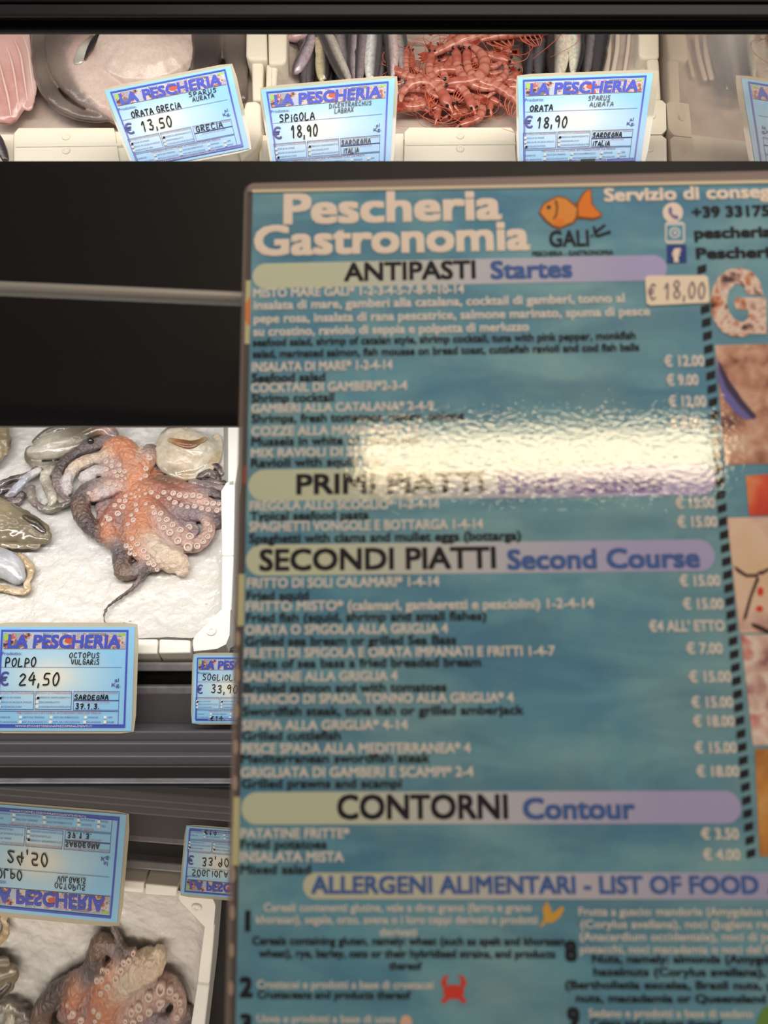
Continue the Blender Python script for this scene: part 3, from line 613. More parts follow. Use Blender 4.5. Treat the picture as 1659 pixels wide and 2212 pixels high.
small_fish('silver_fish', 'lilac grey fish slanting beside the left wall of the centre box', [(335, 425), (380, 340), (430, 260), (460, 150)], 15, (96, 84, 92), LIL, 1, 16, c2, G1)
small_fish('silver_fish', 'yellow flecked fish pointing down, third along from the box wall', [(500, 480), (495, 400), (490, 320), (480, 140)], 17, SB, (198, 186, 150), -1, 18, c2, G1)
small_fish('silver_fish', 'long speckled silver fish crossing diagonally over the others', [(640, 520), (580, 400), (520, 300), (460, 200), (430, 120)], 18, (90, 84, 80), (196, 188, 176), 1, 30, c2, G1)
small_fish('silver_fish', 'dark backed fish tucked behind the diagonal speckled one', [(600, 150), (610, 260), (630, 380), (640, 500)], 18, (44, 40, 44), (150, 140, 146), 1, 14, c2, G1)
small_fish('silver_fish', 'slim grey fish just right of the dark backed one', [(690, 160), (680, 280), (670, 400), (680, 520)], 17, (92, 84, 88), (170, 158, 162), -1, 18, c2, G1)
small_fish('silver_fish', 'brown grey fish seen from its back, left of the shiniest one', [(740, 140), (730, 260), (715, 380), (700, 520)], 18, (74, 64, 66), (140, 126, 130), -1, 20, c2, G1)
small_fish('silver_fish', 'shiniest silver fish, belly glinting bluish white', [(785, 500), (790, 400), (800, 300), (800, 210), (790, 120)], 19, (110, 106, 110), (224, 226, 222), -1, 28, c2, G1)
small_fish('silver_fish', 'dark fish wedged right of the shiniest silver one', [(850, 150), (850, 260), (845, 380), (840, 500)], 13, (50, 44, 48), (130, 118, 122), 1, 15, c2, G1)
small_fish('silver_fish', 'pink flanked silver fish near the right end of the silver fish', [(860, 150), (885, 250), (900, 360), (900, 480)], 18, (96, 86, 90), (208, 188, 186), -1, 24, c2, G1)
small_fish('silver_fish', 'grey fish at the right end of the silver fish, next to the prawns', [(900, 140), (945, 240), (970, 350), (970, 500)], 15, (96, 90, 90), (160, 150, 148), 1, 18, c2, G1)
for x in (380, 425, 545, 590, 655, 700, 760, 825, 880, 930):
    small_fish('silver_fish', 'small filler fish under the silver ones, coloured dark for the shaded gaps', [(x + 10, 120), (x, 240), (x - 4, 380), (x - 10, 500)], 15, (28, 26, 28), (92, 86, 90), 1 if x % 2 else -1, 4, c2, G1)  # filler fish, their dark colour paints the shade between the silver ones
G2 = 'striped anchovies beside the prawns'
small_fish('anchovy', 'blue black mottled anchovy next to the prawn heap', [(225, 140), (222, 260), (215, 380), (210, 500)], 15, (26, 26, 32), (70, 68, 76), -1, 16, c3, G2)
small_fish('anchovy', 'dark mottled anchovy left of the one whose head shows', [(300, 140), (295, 260), (285, 380), (280, 500)], 17, (24, 24, 30), (84, 82, 88), 1, 20, c3, G2)
small_fish('anchovy', 'anchovy with its pale head and round eye turned up', [(366, 215), (380, 310), (380, 400), (370, 520)], 27, (58, 52, 48), (222, 214, 198), -1, 24, c3, G2, eye=0.0)
small_fish('anchovy', 'pale bellied anchovy right of the one with the round eye', [(470, 120), (490, 240), (495, 350), (480, 480)], 20, (40, 38, 40), (232, 224, 208), 1, 28, c3, G2)
small_fish('anchovy', 'grey and black anchovy right of the pale bellied one', [(570, 130), (570, 260), (555, 380), (545, 500)], 17, (28, 26, 30), (120, 112, 114), -1, 20, c3, G2)
small_fish('anchovy', 'nearly black anchovy at the right end of the row', [(655, 130), (650, 250), (630, 370), (620, 500)], 19, (20, 20, 24), (60, 56, 60), 1, 20, c3, G2)
m_fold = mat('film_fold', (222, 210, 196), 0.25, 0.5, coat=0.6, coat_rough=0.1)
for i, pts in enumerate([[(700, 180), (705, 300), (690, 430)], [(760, 180), (755, 300), (730, 440)], [(830, 180), (820, 300), (800, 430)]]):
    sm = catmull([c3(*p) for p in pts], 14); P = [UP.hit(q[0], q[1], 0.003) for q in sm]
    v, f = tube(P, [0.0035 - 0.0006 * i] * len(P), UP.n, 0.7, 10); ob('film_fold', v, f, m_fold, uf2, smooth=True)

# ------------------------------------------------------------------ prawns
m_prawn = mat('prawn_shell', (255, 255, 255), 0.3, 0.5, coat=0.7, coat_rough=0.1, vcol=True, sss=0.1, var=(200, (150, 56, 44), 0.3))
m_ant = mat('prawn_feeler', (206, 104, 76), 0.4, 0.4)
m_peye = mat('prawn_eye', (36, 22, 22), 0.2, 0.6, coat=0.6)
def prawn_meshes(curl):
    """prototype: body lies in local xy, length about 1, head at +x"""
    z = V(0, 0, 1); n = 26; P, R, C = [], [], []
    for i in range(n + 1):
        u = i / n; a = (u - 0.35) * curl
        x = (math.sin(a) / curl) if abs(curl) > 0.2 else u - 0.35; y = ((math.cos(a) - 1) / curl) if abs(curl) > 0.2 else 0
        seg = (u * 7) % 1.0
        P.append(V(x, y, 0.07)); R.append((0.035 + 0.055 * min(1, u * 2.2)) * (0.92 + 0.12 * seg))
        base = np.array(lin((200, 124, 104))[:3]); lt = np.array(lin((218, 166, 148))[:3]); rd = np.array(lin((166, 76, 60))[:3])
        k = 0.6 * (seg > 0.7) + 0.25; C.append(base * (1 - k) + (rd if seg > 0.7 else lt) * k)
    v, f = tube(P, R, z, 0.85, 12); cols = []
    for i in range(len(v)): j = min(max(i // 12 - 2, 0), n); cols.append(list(C[j]) + [1])
    body = mesh_of(v, f, True, cols)
    d = (P[-1] - P[-3]).normalized(); e = P[-1]
    hp = [e - d * .03, e + d * .06, e + d * .14, e + d * .22, e + d * .30, e + d * .38]; v, f = tube(hp, [.085, .098, .095, .078, .045, .012], z, .9, 12)
    hc = [list(lin((172, 86, 70))[:3]) + [1] if (i // 12) % 2 else list(lin((192, 112, 92))[:3]) + [1] for i in range(len(v))]; head = mesh_of(v, f, True, hc)
    s = d.cross(z).normalized(); t0 = P[0]; dt = (P[0] - P[2]).normalized(); st = dt.cross(z)
    vs, fs = [], []
    for a in (-.5, -.22, 0, .22, .5):
        dd = (dt * math.cos(a) + st * math.sin(a)); ss = dd.cross(z); k = len(vs)
        q = [t0 - ss * .012, t0 + dd * .12 - ss * .032, t0 + dd * .2, t0 + dd * .12 + ss * .032, t0 + ss * .012]
        vs += [p + z * .006 for p in q] + [p - z * .006 for p in q]
        fs += [tuple(k + i for i in (0, 1, 2, 3, 4)), tuple(k + i for i in (9, 8, 7, 6, 5))] + [(k + i, k + i + 5, k + (i + 1) % 5 + 5, k + (i + 1) % 5) for i in range(5)]
    tail = mesh_of(vs, fs, False, [list(lin((172, 70, 54))[:3]) + [1]] * len(vs))
    eye = []
    ant = []
    for sg in (1, -1):
        b = e + d * .33; q = catmull([tuple(b), tuple(b + d * .2 + s * sg * .12 + z * .05), tuple(b + d * .15 + s * sg * .4 + z * .08), tuple(b - d * .3 + s * sg * .62 + z * .06)], 18)
        v, f = tube([V(*p) for p in q], [.009 * (1 - .7 * i / 18) for i in range(19)], z, 1, 5); ant.append(mesh_of(v, f, True))
        bm = bmesh.new(); bmesh.ops.create_uvsphere(bm, u_segments=8, v_segments=6, radius=.03); m = bpy.data.meshes.new('eye')
        bmesh.ops.translate(bm, vec=e + d * .27 + s * sg * .055 + z * .06, verts=bm.verts); bm.to_mesh(m); bm.free(); eye.append(m)
    legs = []
    for i in range(5):
        j = n - 2 - i * 2; b = P[j]; inn = (P[j] - P[j - 1]).cross(z).normalized() * (1 if curl >= 0 else -1)
        q = catmull([tuple(b + inn * .05), tuple(b + inn * .17 + d * .05 - z * .02), tuple(b + inn * .26 + d * (.02 + .05 * i) - z * .05)], 8)
        v, f = tube([V(*p) for p in q], [.014 * (1 - .6 * k / 8) for k in range(9)], z, 1, 5); legs.append(mesh_of(v, f, True))
    for m_ in (body, head, tail): m_.materials.append(m_prawn)
    for m_ in ant + legs: m_.materials.append(m_ant)
    for m_ in eye: m_.materials.append(m_peye)
    return [('body', body), ('head', head), ('tail_fan', tail)] + [('eye', m_) for m_ in eye] + [('feeler', m_) for m_ in ant] + [('leg', m_) for m_ in legs]
PR = {k: prawn_meshes(k) for k in (0.25, 1.7, 2.9)}
def prawn(label, x, y, ang, size_px, curl, lift=0, roll=0):
    m = UP.frame(x, y, ang, 0.002); k = size_px * m.translation.y / F
    m = Matrix.Translation(UP.n * lift * m.translation.y / F) @ m @ Matrix.Rotation(math.radians(roll), 4, 'X') @ Matrix.Scale(k, 4)
    t = thing('prawn', label, 'prawn', group='prawns heaped in the top centre box', frame=m)
    for nm, me in PR[curl]:
        o = bpy.data.objects.new(nm, me); COL.objects.link(o); o.parent = t
# hand placed ones (crop scale .1929, origin 840, 70)
c5 = lambda x, y: (840 + x * .1929, 70 + y * .1929)
PRAWNS = [('straight red prawn lying diagonally from its fanned tail up to the right', 780, 250, 28, 150, .25, 12), ('big curled prawn bowed like a C at the right of the heap', 1030, 420, -68, 120, 2.9, 16),
 ('pale prawn slanting up under the canopy near the heap top', 700, 130, 62, 80, .25, 6), ('arched prawn at the lower left of the heap beside the 18,90 card', 230, 740, 35, 110, 2.9, 14),
 ('small upright prawn by the card corner left of the heap', 200, 560, 96, 62, .25, 8), ('thick prawn curling down in the lower middle of the heap', 560, 760, 140, 85, 1.7, 16),
 ('prawn with a dark eye in the middle of the heap', 620, 700, -12, 90, 1.7, 20), ('red prawn resting on the front wall right of centre', 950, 780, 152, 100, 1.7, 14),
 ('prawn stretched along the upper right edge of the heap', 1240, 190, 14, 110, .25, 18), ('topmost prawn cut off by the canopy in the middle', 960, 60, 24, 100, 1.7, 8),
 ('dark red prawn in the lower left corner of the heap', 240, 960, 12, 100, 1.7, 8), ('curled prawn right above the front wall at the heap bottom', 740, 960, 160, 90, 2.9, 10),
 ('brownish prawn sloping down to the right card', 1180, 740, -38, 110, .25, 14), ('small prawn beside the right card at mid height', 1290, 560, 250, 80, 2.9, 8),
 ('prawn bent under the big C shaped one', 1160, 480, 200, 80, 2.9, 8), ('prawn crossing under the diagonal one at centre', 800, 430, 40, 100, 1.7, 6),
 ('prawn half buried below the bare film patch', 480, 580, 205, 90, 1.7, 4), ('prawn at the lower right end of the heap', 1240, 930, 20, 90, 1.7, 8),
 ('prawn pushed up in the top right corner of the heap', 1380, 90, 200, 90, 1.7, 10), ('bent prawn low down left of centre, over the dark gap', 420, 830, 100, 90, 2.9, 14), ('reddest prawn lying crosswise above the lower right end', 1030, 700, 150, 90, 1.7, 16), ('tail end prawn peeking out at the top left of the heap', 290, 70, 170, 60, .25, 4)]
for lb, x, y, a, s, c, l in PRAWNS: prawn(lb, *c5(x, min(y, 730)), a, s * 1.2, c, l + 8)
rnd = random.Random(3)
for i in range(34):
    x = rnd.uniform(150, 1380); y = rnd.uniform(420, 880) if x < 900 else rnd.uniform(60, 860)
    prawn('red prawn tangled underneath in the prawn heap', *c5(x, y), rnd.uniform(0, 360), rnd.uniform(80, 110), rnd.choice((.25, 1.7, 2.9)), rnd.uniform(0, 8))

# ------------------------------------------------------------------ price cards
m_sleeve = mat('clear_sleeve', (206, 198, 176), 0.15, 0.5, coat=1.0, coat_rough=0.05, alpha=0.72)
m_ink = mat('marker_ink', (28, 28, 34), 0.5, 0.3); m_ink2 = mat('marker_ink_faded', (104, 104, 104), 0.5, 0.3)
m_blue = mat('card_blue_ink', (74, 88, 196), 0.35, 0.4, coat=0.4, coat_rough=0.25); m_navy = mat('card_violet_ink', (82, 84, 160), 0.4, 0.4)
m_redink = mat('card_red_ink', (196, 128, 126), 0.5, 0.3); m_tick = mat('card_small_ink', (96, 110, 170), 0.5, 0.3)
m_white = mat('card_white', (236, 236, 230), 0.4, 0.4); m_clip = mat('clip_black', (24, 23, 24), 0.4, 0.4)
def card_mat():
    m = mat('card_print', (150, 205, 245), 0.34, 0.45, coat=0.5, coat_rough=0.2); nt = m.node_tree; N = nt.nodes; L = nt.links; p = N['Principled BSDF']
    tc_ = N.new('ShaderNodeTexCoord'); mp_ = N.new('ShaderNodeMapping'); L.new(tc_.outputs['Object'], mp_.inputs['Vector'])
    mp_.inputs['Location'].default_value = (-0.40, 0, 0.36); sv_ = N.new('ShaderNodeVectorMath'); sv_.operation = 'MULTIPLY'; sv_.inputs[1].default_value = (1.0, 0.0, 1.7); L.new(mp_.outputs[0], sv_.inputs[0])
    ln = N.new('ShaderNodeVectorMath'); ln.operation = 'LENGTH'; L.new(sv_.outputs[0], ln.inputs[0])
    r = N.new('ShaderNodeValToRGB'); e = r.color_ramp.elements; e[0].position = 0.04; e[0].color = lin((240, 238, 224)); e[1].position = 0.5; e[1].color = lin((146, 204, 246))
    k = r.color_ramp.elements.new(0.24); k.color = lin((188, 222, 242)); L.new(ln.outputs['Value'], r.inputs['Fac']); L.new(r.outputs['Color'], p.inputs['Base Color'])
    return m
def banner_mat():
    m = mat('banner_collage', (150, 120, 110), 0.35, 0.4, coat=0.4, coat_rough=0.25); nt = m.node_tree; N = nt.nodes; L = nt.links; p = N['Principled BSDF']
    tc_ = N.new('ShaderNodeTexCoord'); nz = N.new('ShaderNodeTexNoise'); nz.inputs['Scale'].default_value = 22; nz.inputs['Detail'].default_value = 3; L.new(tc_.outputs['Object'], nz.inputs['Vector'])
    ad = N.new('ShaderNodeMixRGB'); ad.inputs['Fac'].default_value = 0.12; L.new(tc_.outputs['Object'], ad.inputs['Color1']); L.new(nz.outputs['Color'], ad.inputs['Color2'])
    vo = N.new('ShaderNodeTexVoronoi'); vo.feature = 'SMOOTH_F1'; vo.inputs['Smoothness'].default_value = 0.5; vo.inputs['Scale'].default_value = 17; L.new(ad.outputs['Color'], vo.inputs['Vector'])
    sp = N.new('ShaderNodeSeparateColor'); L.new(vo.outputs['Color'], sp.inputs['Color'])
    r = N.new('ShaderNodeValToRGB'); e = r.color_ramp.elements; e[0].position = 0; e[0].color = lin((60, 48, 56)); e[1].position = .2; e[1].color = lin((190, 120, 100))
    for pos, c in ((.34, (206, 206, 214)), (.5, (110, 84, 84)), (.62, (224, 196, 180)), (.76, (176, 190, 214)), (.9, (196, 92, 70))):
        q = e.new(pos); q.color = lin(c)
    L.new(sp.outputs['Red'], r.inputs['Fac']); L.new(r.outputs['Color'], p.inputs['Base Color'])
    return m
m_card = card_mat(); m_banner = banner_mat(); m_leaf = mat('banner_green', (150, 200, 80), 0.5)
HGT = 0.737
def price_card(label, TL, TR, D, lean, product, latin, price, origin, zone, D2=None, faded=False, sleeve_r=0.028, ticks=(0, 0), note=None, latin_ink=None, curl=0.0, skew=0.0, taper=0.0):
    a, b = px(*TL, D), px(*TR, D2 or D); x = (b - a); Wd = x.length; x = x / Wd
    u = Vector(lean); u = (u - x * u.dot(x)).normalized(); y = u.cross(x).normalized()      # y points away from the viewer
    fr = Matrix.Translation(a) @ Matrix((x, y, u)).transposed().to_4x4() @ Matrix.Scale(Wd, 4)
    t = thing('price_card', label, 'price card', group='handwritten price cards', frame=fr)
    def z(v): return -v
    def bend(xx, zz): return curl * (xx ** 2) * (1 + zz / HGT)
    def warp(xx, zz): return xx + (skew - (xx - .5) * taper) * (-zz / HGT)      # the soft card sags narrower towards its clip
    def grid(name, x0, v0, x1, v1, dep, th, m, parent=t, nx=10, nz=6, round_=0.0):
        vs, fs = [], []
        for s in (0, 1):
            for j in range(nz + 1):
                for i in range(nx + 1):
                    xx = x0 + (x1 - x0) * i / nx; vv = v0 + (v1 - v0) * j / nz
                    if round_ and (i in (0, nx)) and (j in (0, nz)): xx += round_ * (1 if i == 0 else -1); vv += round_ * (1 if j == 0 else -1)
                    vs.append(V(warp(xx, -vv), dep + s * th + bend(xx, -vv), -vv))
        o1 = (nx + 1) * (nz + 1)
        for j in range(nz):
            for i in range(nx):
                q = j * (nx + 1) + i; fs.append((q, q + nx + 1, q + nx + 2, q + 1)); fs.append((o1 + q + 1, o1 + q + nx + 2, o1 + q + nx + 1, o1 + q))
        for i in range(nx):
            fs.append((i, i + 1, o1 + i + 1, o1 + i)); q = nz * (nx + 1) + i; fs.append((q + 1, q, o1 + q, o1 + q + 1))
        for j in range(nz):
            q = j * (nx + 1); fs.append((q + nx + 1, q, o1 + q, o1 + q + nx + 1)); q += nx; fs.append((q, q + nx + 1, o1 + q + nx + 1, o1 + q))
        return ob(name, vs, fs, m, parent)
    sl = grid('plastic_sleeve', -0.018, -0.030, 1.0 + sleeve_r, HGT + 0.018, 0.0035, 0.002, m_sleeve, round_=0.012)
    card = grid('paper_card', 0, 0, 1, HGT, 0.0, 0.003, m_card)
    def flat2d(name, vf, m, dep=-0.0035, parent=None):
        v, f = vf
        # subdivide long quads is unnecessary: print follows the bend at its vertices
        return ob(name, [V(warp(p[0], p[1]), dep + bend(p[0], p[1]) - (p[2] * .0002 if len(p) > 2 else 0), p[1]) for p in v], f, m, parent or t)
    def rect(x0, v0, x1, v1, n=1):
        vs, fs = [], []
        for i in range(n + 1): xx = x0 + (x1 - x0) * i / n; vs += [(xx, -v0), (xx, -v1)]
        fs = [(2 * i, 2 * i + 1, 2 * i + 3, 2 * i + 2) for i in range(n)]
        return vs, fs
    def words(s, x0, x1, vb, cap, bold=0.0, shear=0.0):
        g, f, w = text_geo(s, bold, shear); sx = (x1 - x0) / w; sy = cap / CAP
        return [(x0 + p[0] * sx, -vb + p[1] * sy, p[2]) for p in g], f
    bo = join(rect(.035, .022, .955, .036, 12), rect(.035, .036, .048, .69), rect(.942, .036, .955, .69), rect(.035, .69, .955, .714, 12))
    flat2d('border_print', bo, m_blue)
    flat2d('url_print', words('WWW.ETICHETTESEGNAPREZZIPERALIMENTI.IT', .17, .72, .709, .013, 0.0), m_white, -0.005)
    bn = flat2d('banner_picture', rect(.056, .046, .935, .158, 12), m_banner, -0.0035)
    for q in (rect(.058, .055, .088, .095), rect(.895, .048, .932, .066)): flat2d('banner_leaf', q, m_leaf, -0.0042, bn)
    flat2d('banner_lettering', words('LA PESCHERIA', .085, .90, .15, .088, 0.03, 0.08), m_blue, -0.005)
    flat2d('field_print', join(words('Prodotto:', .048, .192, .203, .024, 0.0), rect(.047, .288, .915, .2905, 12)), m_navy)
    flat2d('euro_sign', words('€', .035, .108, .418, .09, 0.012), m_navy)
    flat2d('unit_print', join(words('al', .868, .898, .392, .026, .006), words('Kg.', .848, .912, .426, .026, .006)), m_navy)
    th = .0032
    cells = [(.03, .458, .295, .588), (.305, .458, .565, .588), (.578, .458, .905, .523), (.578, .523, .905, .592), (.03, .597, .905, .697)]
    lines = []
    for x0, v0, x1, v1 in cells: lines += [rect(x0, v0, x1, v0 + th, 4), rect(x0, v1 - th, x1, v1, 4), rect(x0, v0, x0 + th, v1), rect(x1 - th, v0, x1, v1)]
    flat2d('table_lines', join(*lines), m_navy)
    flat2d('table_heading_print', join(words('METODO DI PRODUZIONE', .035, .29, .477, .013), words('METODO DI CONSERVAZIONE', .31, .56, .477, .013), words('STATO DI PRODUZIONE / ORIGINE', .59, .895, .477, .012), words('ZONA FAO DI CATTURA', .64, .84, .543, .011), words('METODO DI CATTURA: ATTREZZATURE DA PESCA', .18, .78, .617, .016)), m_redink)
    flat2d('table_print', join(words('PESCA IN MARE', .06, .20, .508, .012), words('PESCA IN ACQUA DOLCE', .06, .28, .541, .012), words('ACQUACOLTURA', .06, .21, .573, .012), words('FRESCO REFRIGERATO', .335, .555, .508, .012), words('DECONGELATO', .335, .48, .541, .012), words('CONGELATO/SURGELATO', .335, .56, .573, .012),
        words('SCIABICHE', .04, .13, .647, .012), words('RETI DA TRAINO', .225, .375, .647, .012), words('RETI DA IMBROCCO', .445, .62, .647, .012), words('DRAGHE', .69, .76, .647, .012), words('AMI', .83, .86, .647, .012),
        words('RETI ANALOGHE', .04, .18, .68, .012), words('RETI DA RACCOLTA', .22, .395, .68, .012), words('RETI DA CIRCUIZIONE', .44, .63, .68, .012), words('PALANGARI', .68, .78, .68, .012), words('NASSE', .82, .875, .68, .012)), m_tick)
    for i, (bx, bv) in enumerate([(.038, .49), (.038, .523), (.038, .556), (.308, .49), (.308, .523), (.308, .556), (.195, .63), (.415, .63), (.66, .63), (.80, .63), (.195, .664), (.41, .664), (.655, .664), (.80, .664)]):
        o = flat2d('tick_box', rect(bx, bv, bx + .02, bv + .02), m_white, -0.0042)
        if i == ticks[0] or i == 3 + ticks[1]: flat2d('tick_mark', hand('.', bx + .002, bx + .05, -(bv + .016), .02, .018), m_ink, -0.0055, o)
    def pen(name, s, x0, x1, vb, h, wid, m): flat2d(name, hand(s, x0, x1, -vb, h, wid), m, -0.0055)
    ik = m_ink2 if faded else m_ink
    pen('product_handwriting', *product, .0085, m_ink)
    for s in latin: pen('latin_name_handwriting', *s, .0058, m_ink2 if latin_ink else m_ink)
    pen('price_handwriting', *price, .0105, m_ink)
    for s in origin: pen('origin_handwriting', *s, .0075, ik)
    if note: pen('note_handwriting', *note, .008, m_ink)
    # clip that grips the foot of the card
    if zone: grid('card_clip', zone[0], HGT - .045, zone[1], HGT + .1, -.012, .035, m_clip, nx=1, nz=1)
    return t
LO = (0.035, 0.10, 0.99)
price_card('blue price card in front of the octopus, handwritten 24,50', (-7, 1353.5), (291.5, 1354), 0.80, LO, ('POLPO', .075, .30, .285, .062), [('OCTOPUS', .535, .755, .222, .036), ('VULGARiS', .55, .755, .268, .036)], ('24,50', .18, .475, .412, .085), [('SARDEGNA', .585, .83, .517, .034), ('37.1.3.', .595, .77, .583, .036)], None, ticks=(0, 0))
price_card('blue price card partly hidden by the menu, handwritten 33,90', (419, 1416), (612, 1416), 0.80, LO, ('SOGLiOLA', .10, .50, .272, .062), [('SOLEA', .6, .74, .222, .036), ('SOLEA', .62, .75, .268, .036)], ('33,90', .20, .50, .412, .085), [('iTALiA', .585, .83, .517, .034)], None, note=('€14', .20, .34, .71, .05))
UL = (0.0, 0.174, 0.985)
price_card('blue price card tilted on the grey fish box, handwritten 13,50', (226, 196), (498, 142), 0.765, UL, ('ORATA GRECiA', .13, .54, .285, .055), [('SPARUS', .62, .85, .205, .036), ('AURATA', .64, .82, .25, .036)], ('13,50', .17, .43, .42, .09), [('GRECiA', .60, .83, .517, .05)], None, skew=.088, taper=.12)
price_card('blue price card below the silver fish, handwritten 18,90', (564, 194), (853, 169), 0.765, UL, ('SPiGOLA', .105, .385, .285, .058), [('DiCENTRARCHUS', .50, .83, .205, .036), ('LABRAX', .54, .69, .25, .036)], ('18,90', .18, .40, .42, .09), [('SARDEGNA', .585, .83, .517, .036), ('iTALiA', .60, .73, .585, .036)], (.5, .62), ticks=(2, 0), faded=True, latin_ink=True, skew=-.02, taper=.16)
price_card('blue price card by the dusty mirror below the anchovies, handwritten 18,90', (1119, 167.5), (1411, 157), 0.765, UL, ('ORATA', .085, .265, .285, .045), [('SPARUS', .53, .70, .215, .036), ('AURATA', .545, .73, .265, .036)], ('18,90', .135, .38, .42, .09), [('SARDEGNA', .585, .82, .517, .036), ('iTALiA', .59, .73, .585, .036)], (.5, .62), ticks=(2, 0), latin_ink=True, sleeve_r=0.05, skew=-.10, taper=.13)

# ------------------------------------------------------------------ the menu board
hv = V(.9996, -.0266, .0129).normalized(); vv = V(-.0048, .1626, .9867); vv = (vv - hv * vv.dot(hv)).normalized(); mn = hv.cross(vv) 
if mn.y > 0: mn = -mn
MEN = Plane((0, 0.38, 0), mn)
MO_ = MEN.hit(829.5, 1106)
def uv(x, y): d = MEN.hit(x, y) - MO_; return d.dot(hv), d.dot(vv)
def up_(u, v, h): return MO_ + hv * u + vv * v + mn * h
def paper(m, amt=0.02):
    """glossy laminated face: the coat carries the wrinkles of the film"""
    nt = m.node_tree; N = nt.nodes; L = nt.links; p = N['Principled BSDF']
    p.inputs['Roughness'].default_value = 0.6; p.inputs['Specular IOR Level'].default_value = 0.2
    p.inputs['Coat Weight'].default_value = 1.0; p.inputs['Coat Roughness'].default_value = 0.012
    g = N.new('ShaderNodeNewGeometry')
    hs = []
    for sc, k, det in (((150, 300, 300), 0.45, 2), ((420, 560, 560), 1.0, 2)):
        mp_ = N.new('ShaderNodeMapping'); mp_.inputs['Scale'].default_value = sc; L.new(g.outputs['Position'], mp_.inputs['Vector'])
        nz = N.new('ShaderNodeTexNoise'); nz.inputs['Scale'].default_value = 1.0; nz.inputs['Detail'].default_value = det; nz.inputs['Roughness'].default_value = 0.5; L.new(mp_.outputs[0], nz.inputs['Vector'])
        q = N.new('ShaderNodeMath'); q.operation = 'MULTIPLY'; q.inputs[1].default_value = k; L.new(nz.outputs['Fac'], q.inputs[0]); hs.append(q.outputs[0])
    ad = N.new('ShaderNodeMath'); L.new(hs[0], ad.inputs[0]); L.new(hs[1], ad.inputs[1])
    b = N.new('ShaderNodeBump'); b.inputs['Strength'].default_value = 1.0; b.inputs['Distance'].default_value = 0.000046; L.new(ad.outputs[0], b.inputs['Height'])
    L.new(b.outputs['Normal'], p.inputs['Coat Normal'])
    return m
m_water = mat('menu_water_print', (100, 156, 182), 0.6, var=(14, (136, 176, 184), 0.9)); paper(m_water)
def ripple(m):
    nt = m.node_tree; N = nt.nodes; L = nt.links; p = N['Principled BSDF']; old = p.inputs['Base Color'].links[0].from_socket
    g = N.new('ShaderNodeNewGeometry'); mp_ = N.new('ShaderNodeMapping'); mp_.inputs['Scale'].default_value = (14, 48, 48); L.new(g.outputs['Position'], mp_.inputs['Vector'])
    nz = N.new('ShaderNodeTexNoise'); nz.inputs['Scale'].default_value = 1; nz.inputs['Detail'].default_value = 4; nz.inputs['Distortion'].default_value = 0.8; L.new(mp_.outputs[0], nz.inputs['Vector'])
    r = N.new('ShaderNodeValToRGB'); r.color_ramp.elements[0].position = .35; r.color_ramp.elements[0].color = (.52, .62, .74, 1); r.color_ramp.elements[1].position = .65; r.color_ramp.elements[1].color = (1.1, 1.1, 1.05, 1); L.new(nz.outputs['Fac'], r.inputs['Fac'])
    mx = N.new('ShaderNodeMixRGB'); mx.blend_type = 'MULTIPLY'; mx.inputs['Fac'].default_value = 0.7; L.new(old, mx.inputs['Color1']); L.new(r.outputs['Color'], mx.inputs['Color2']); L.new(mx.outputs['Color'], p.inputs['Base Color'])
ripple(m_water)
p_white = paper(mat('menu_white_ink', (246, 226, 210), 0.6)); p_black = paper(mat('menu_black_ink', (24, 20, 28), 0.6)); p_blue = paper(mat('menu_blue_ink', (72, 104, 170), 0.6)); p_lil = paper(mat('menu_lilac_ink', (128, 108, 172), 0.6))
p_body = paper(mat('menu_pale_ink', (228, 220, 215), 0.6)); p_org = paper(mat('menu_orange', (236, 150, 62), 0.6)); p_dorg = paper(mat('menu_brown_outline', (140, 82, 44), 0.6)); p_hot = paper(mat('menu_orange_fin', (240, 130, 40), 0.6))
p_fb = paper(mat('menu_navy', (44, 66, 140), 0.6)); p_teal = paper(mat('menu_teal', (96, 158, 184), 0.6)); p_red = paper(mat('menu_red', (226, 66, 48), 0.6)); p_gold = paper(mat('menu_gold', (226, 170, 66), 0.6)); p_green = paper(mat('menu_green', (110, 150, 60), 0.6)); p_egg = paper(mat('menu_egg', (232, 190, 166), 0.6))
def grad_mat(name, c0, c1, x0, x1, y):
    m = mat(name, c0, 0.6); nt = m.node_tree; N = nt.nodes; L = nt.links
    tcn = N.new('ShaderNodeTexCoord'); sx = N.new('ShaderNodeSeparateXYZ'); L.new(tcn.outputs['Object'], sx.inputs[0])
    u0, _ = uv(x0, y); u1, _ = uv(x1, y)
    mr = N.new('ShaderNodeMapRange'); mr.inputs['From Min'].default_value = u0 * hv.x; mr.inputs['From Max'].default_value = u1 * hv.x; L.new(sx.outputs['X'], mr.inputs['Value'])
    r = N.new('ShaderNodeValToRGB'); r.color_ramp.elements[0].position = .15; r.color_ramp.elements[0].color = lin(c0); r.color_ramp.elements[1].position = .85; r.color_ramp.elements[1].color = lin(c1)
    k = r.color_ramp.elements.new(.5); k.color = lin(tuple((a + b) / 2 + 8 for a, b in zip(c0, c1)))
    L.new(mr.outputs[0], r.inputs['Fac']); L.new(r.outputs['Color'], N['Principled BSDF'].inputs['Base Color']); return paper(m)
p_ban = grad_mat('menu_banner_print', (208, 212, 184), (180, 172, 216), 540, 1540, 1100)
p_ban2 = grad_mat('menu_allergen_banner_print', (208, 206, 184), (178, 172, 212), 660, 1800, 1913)

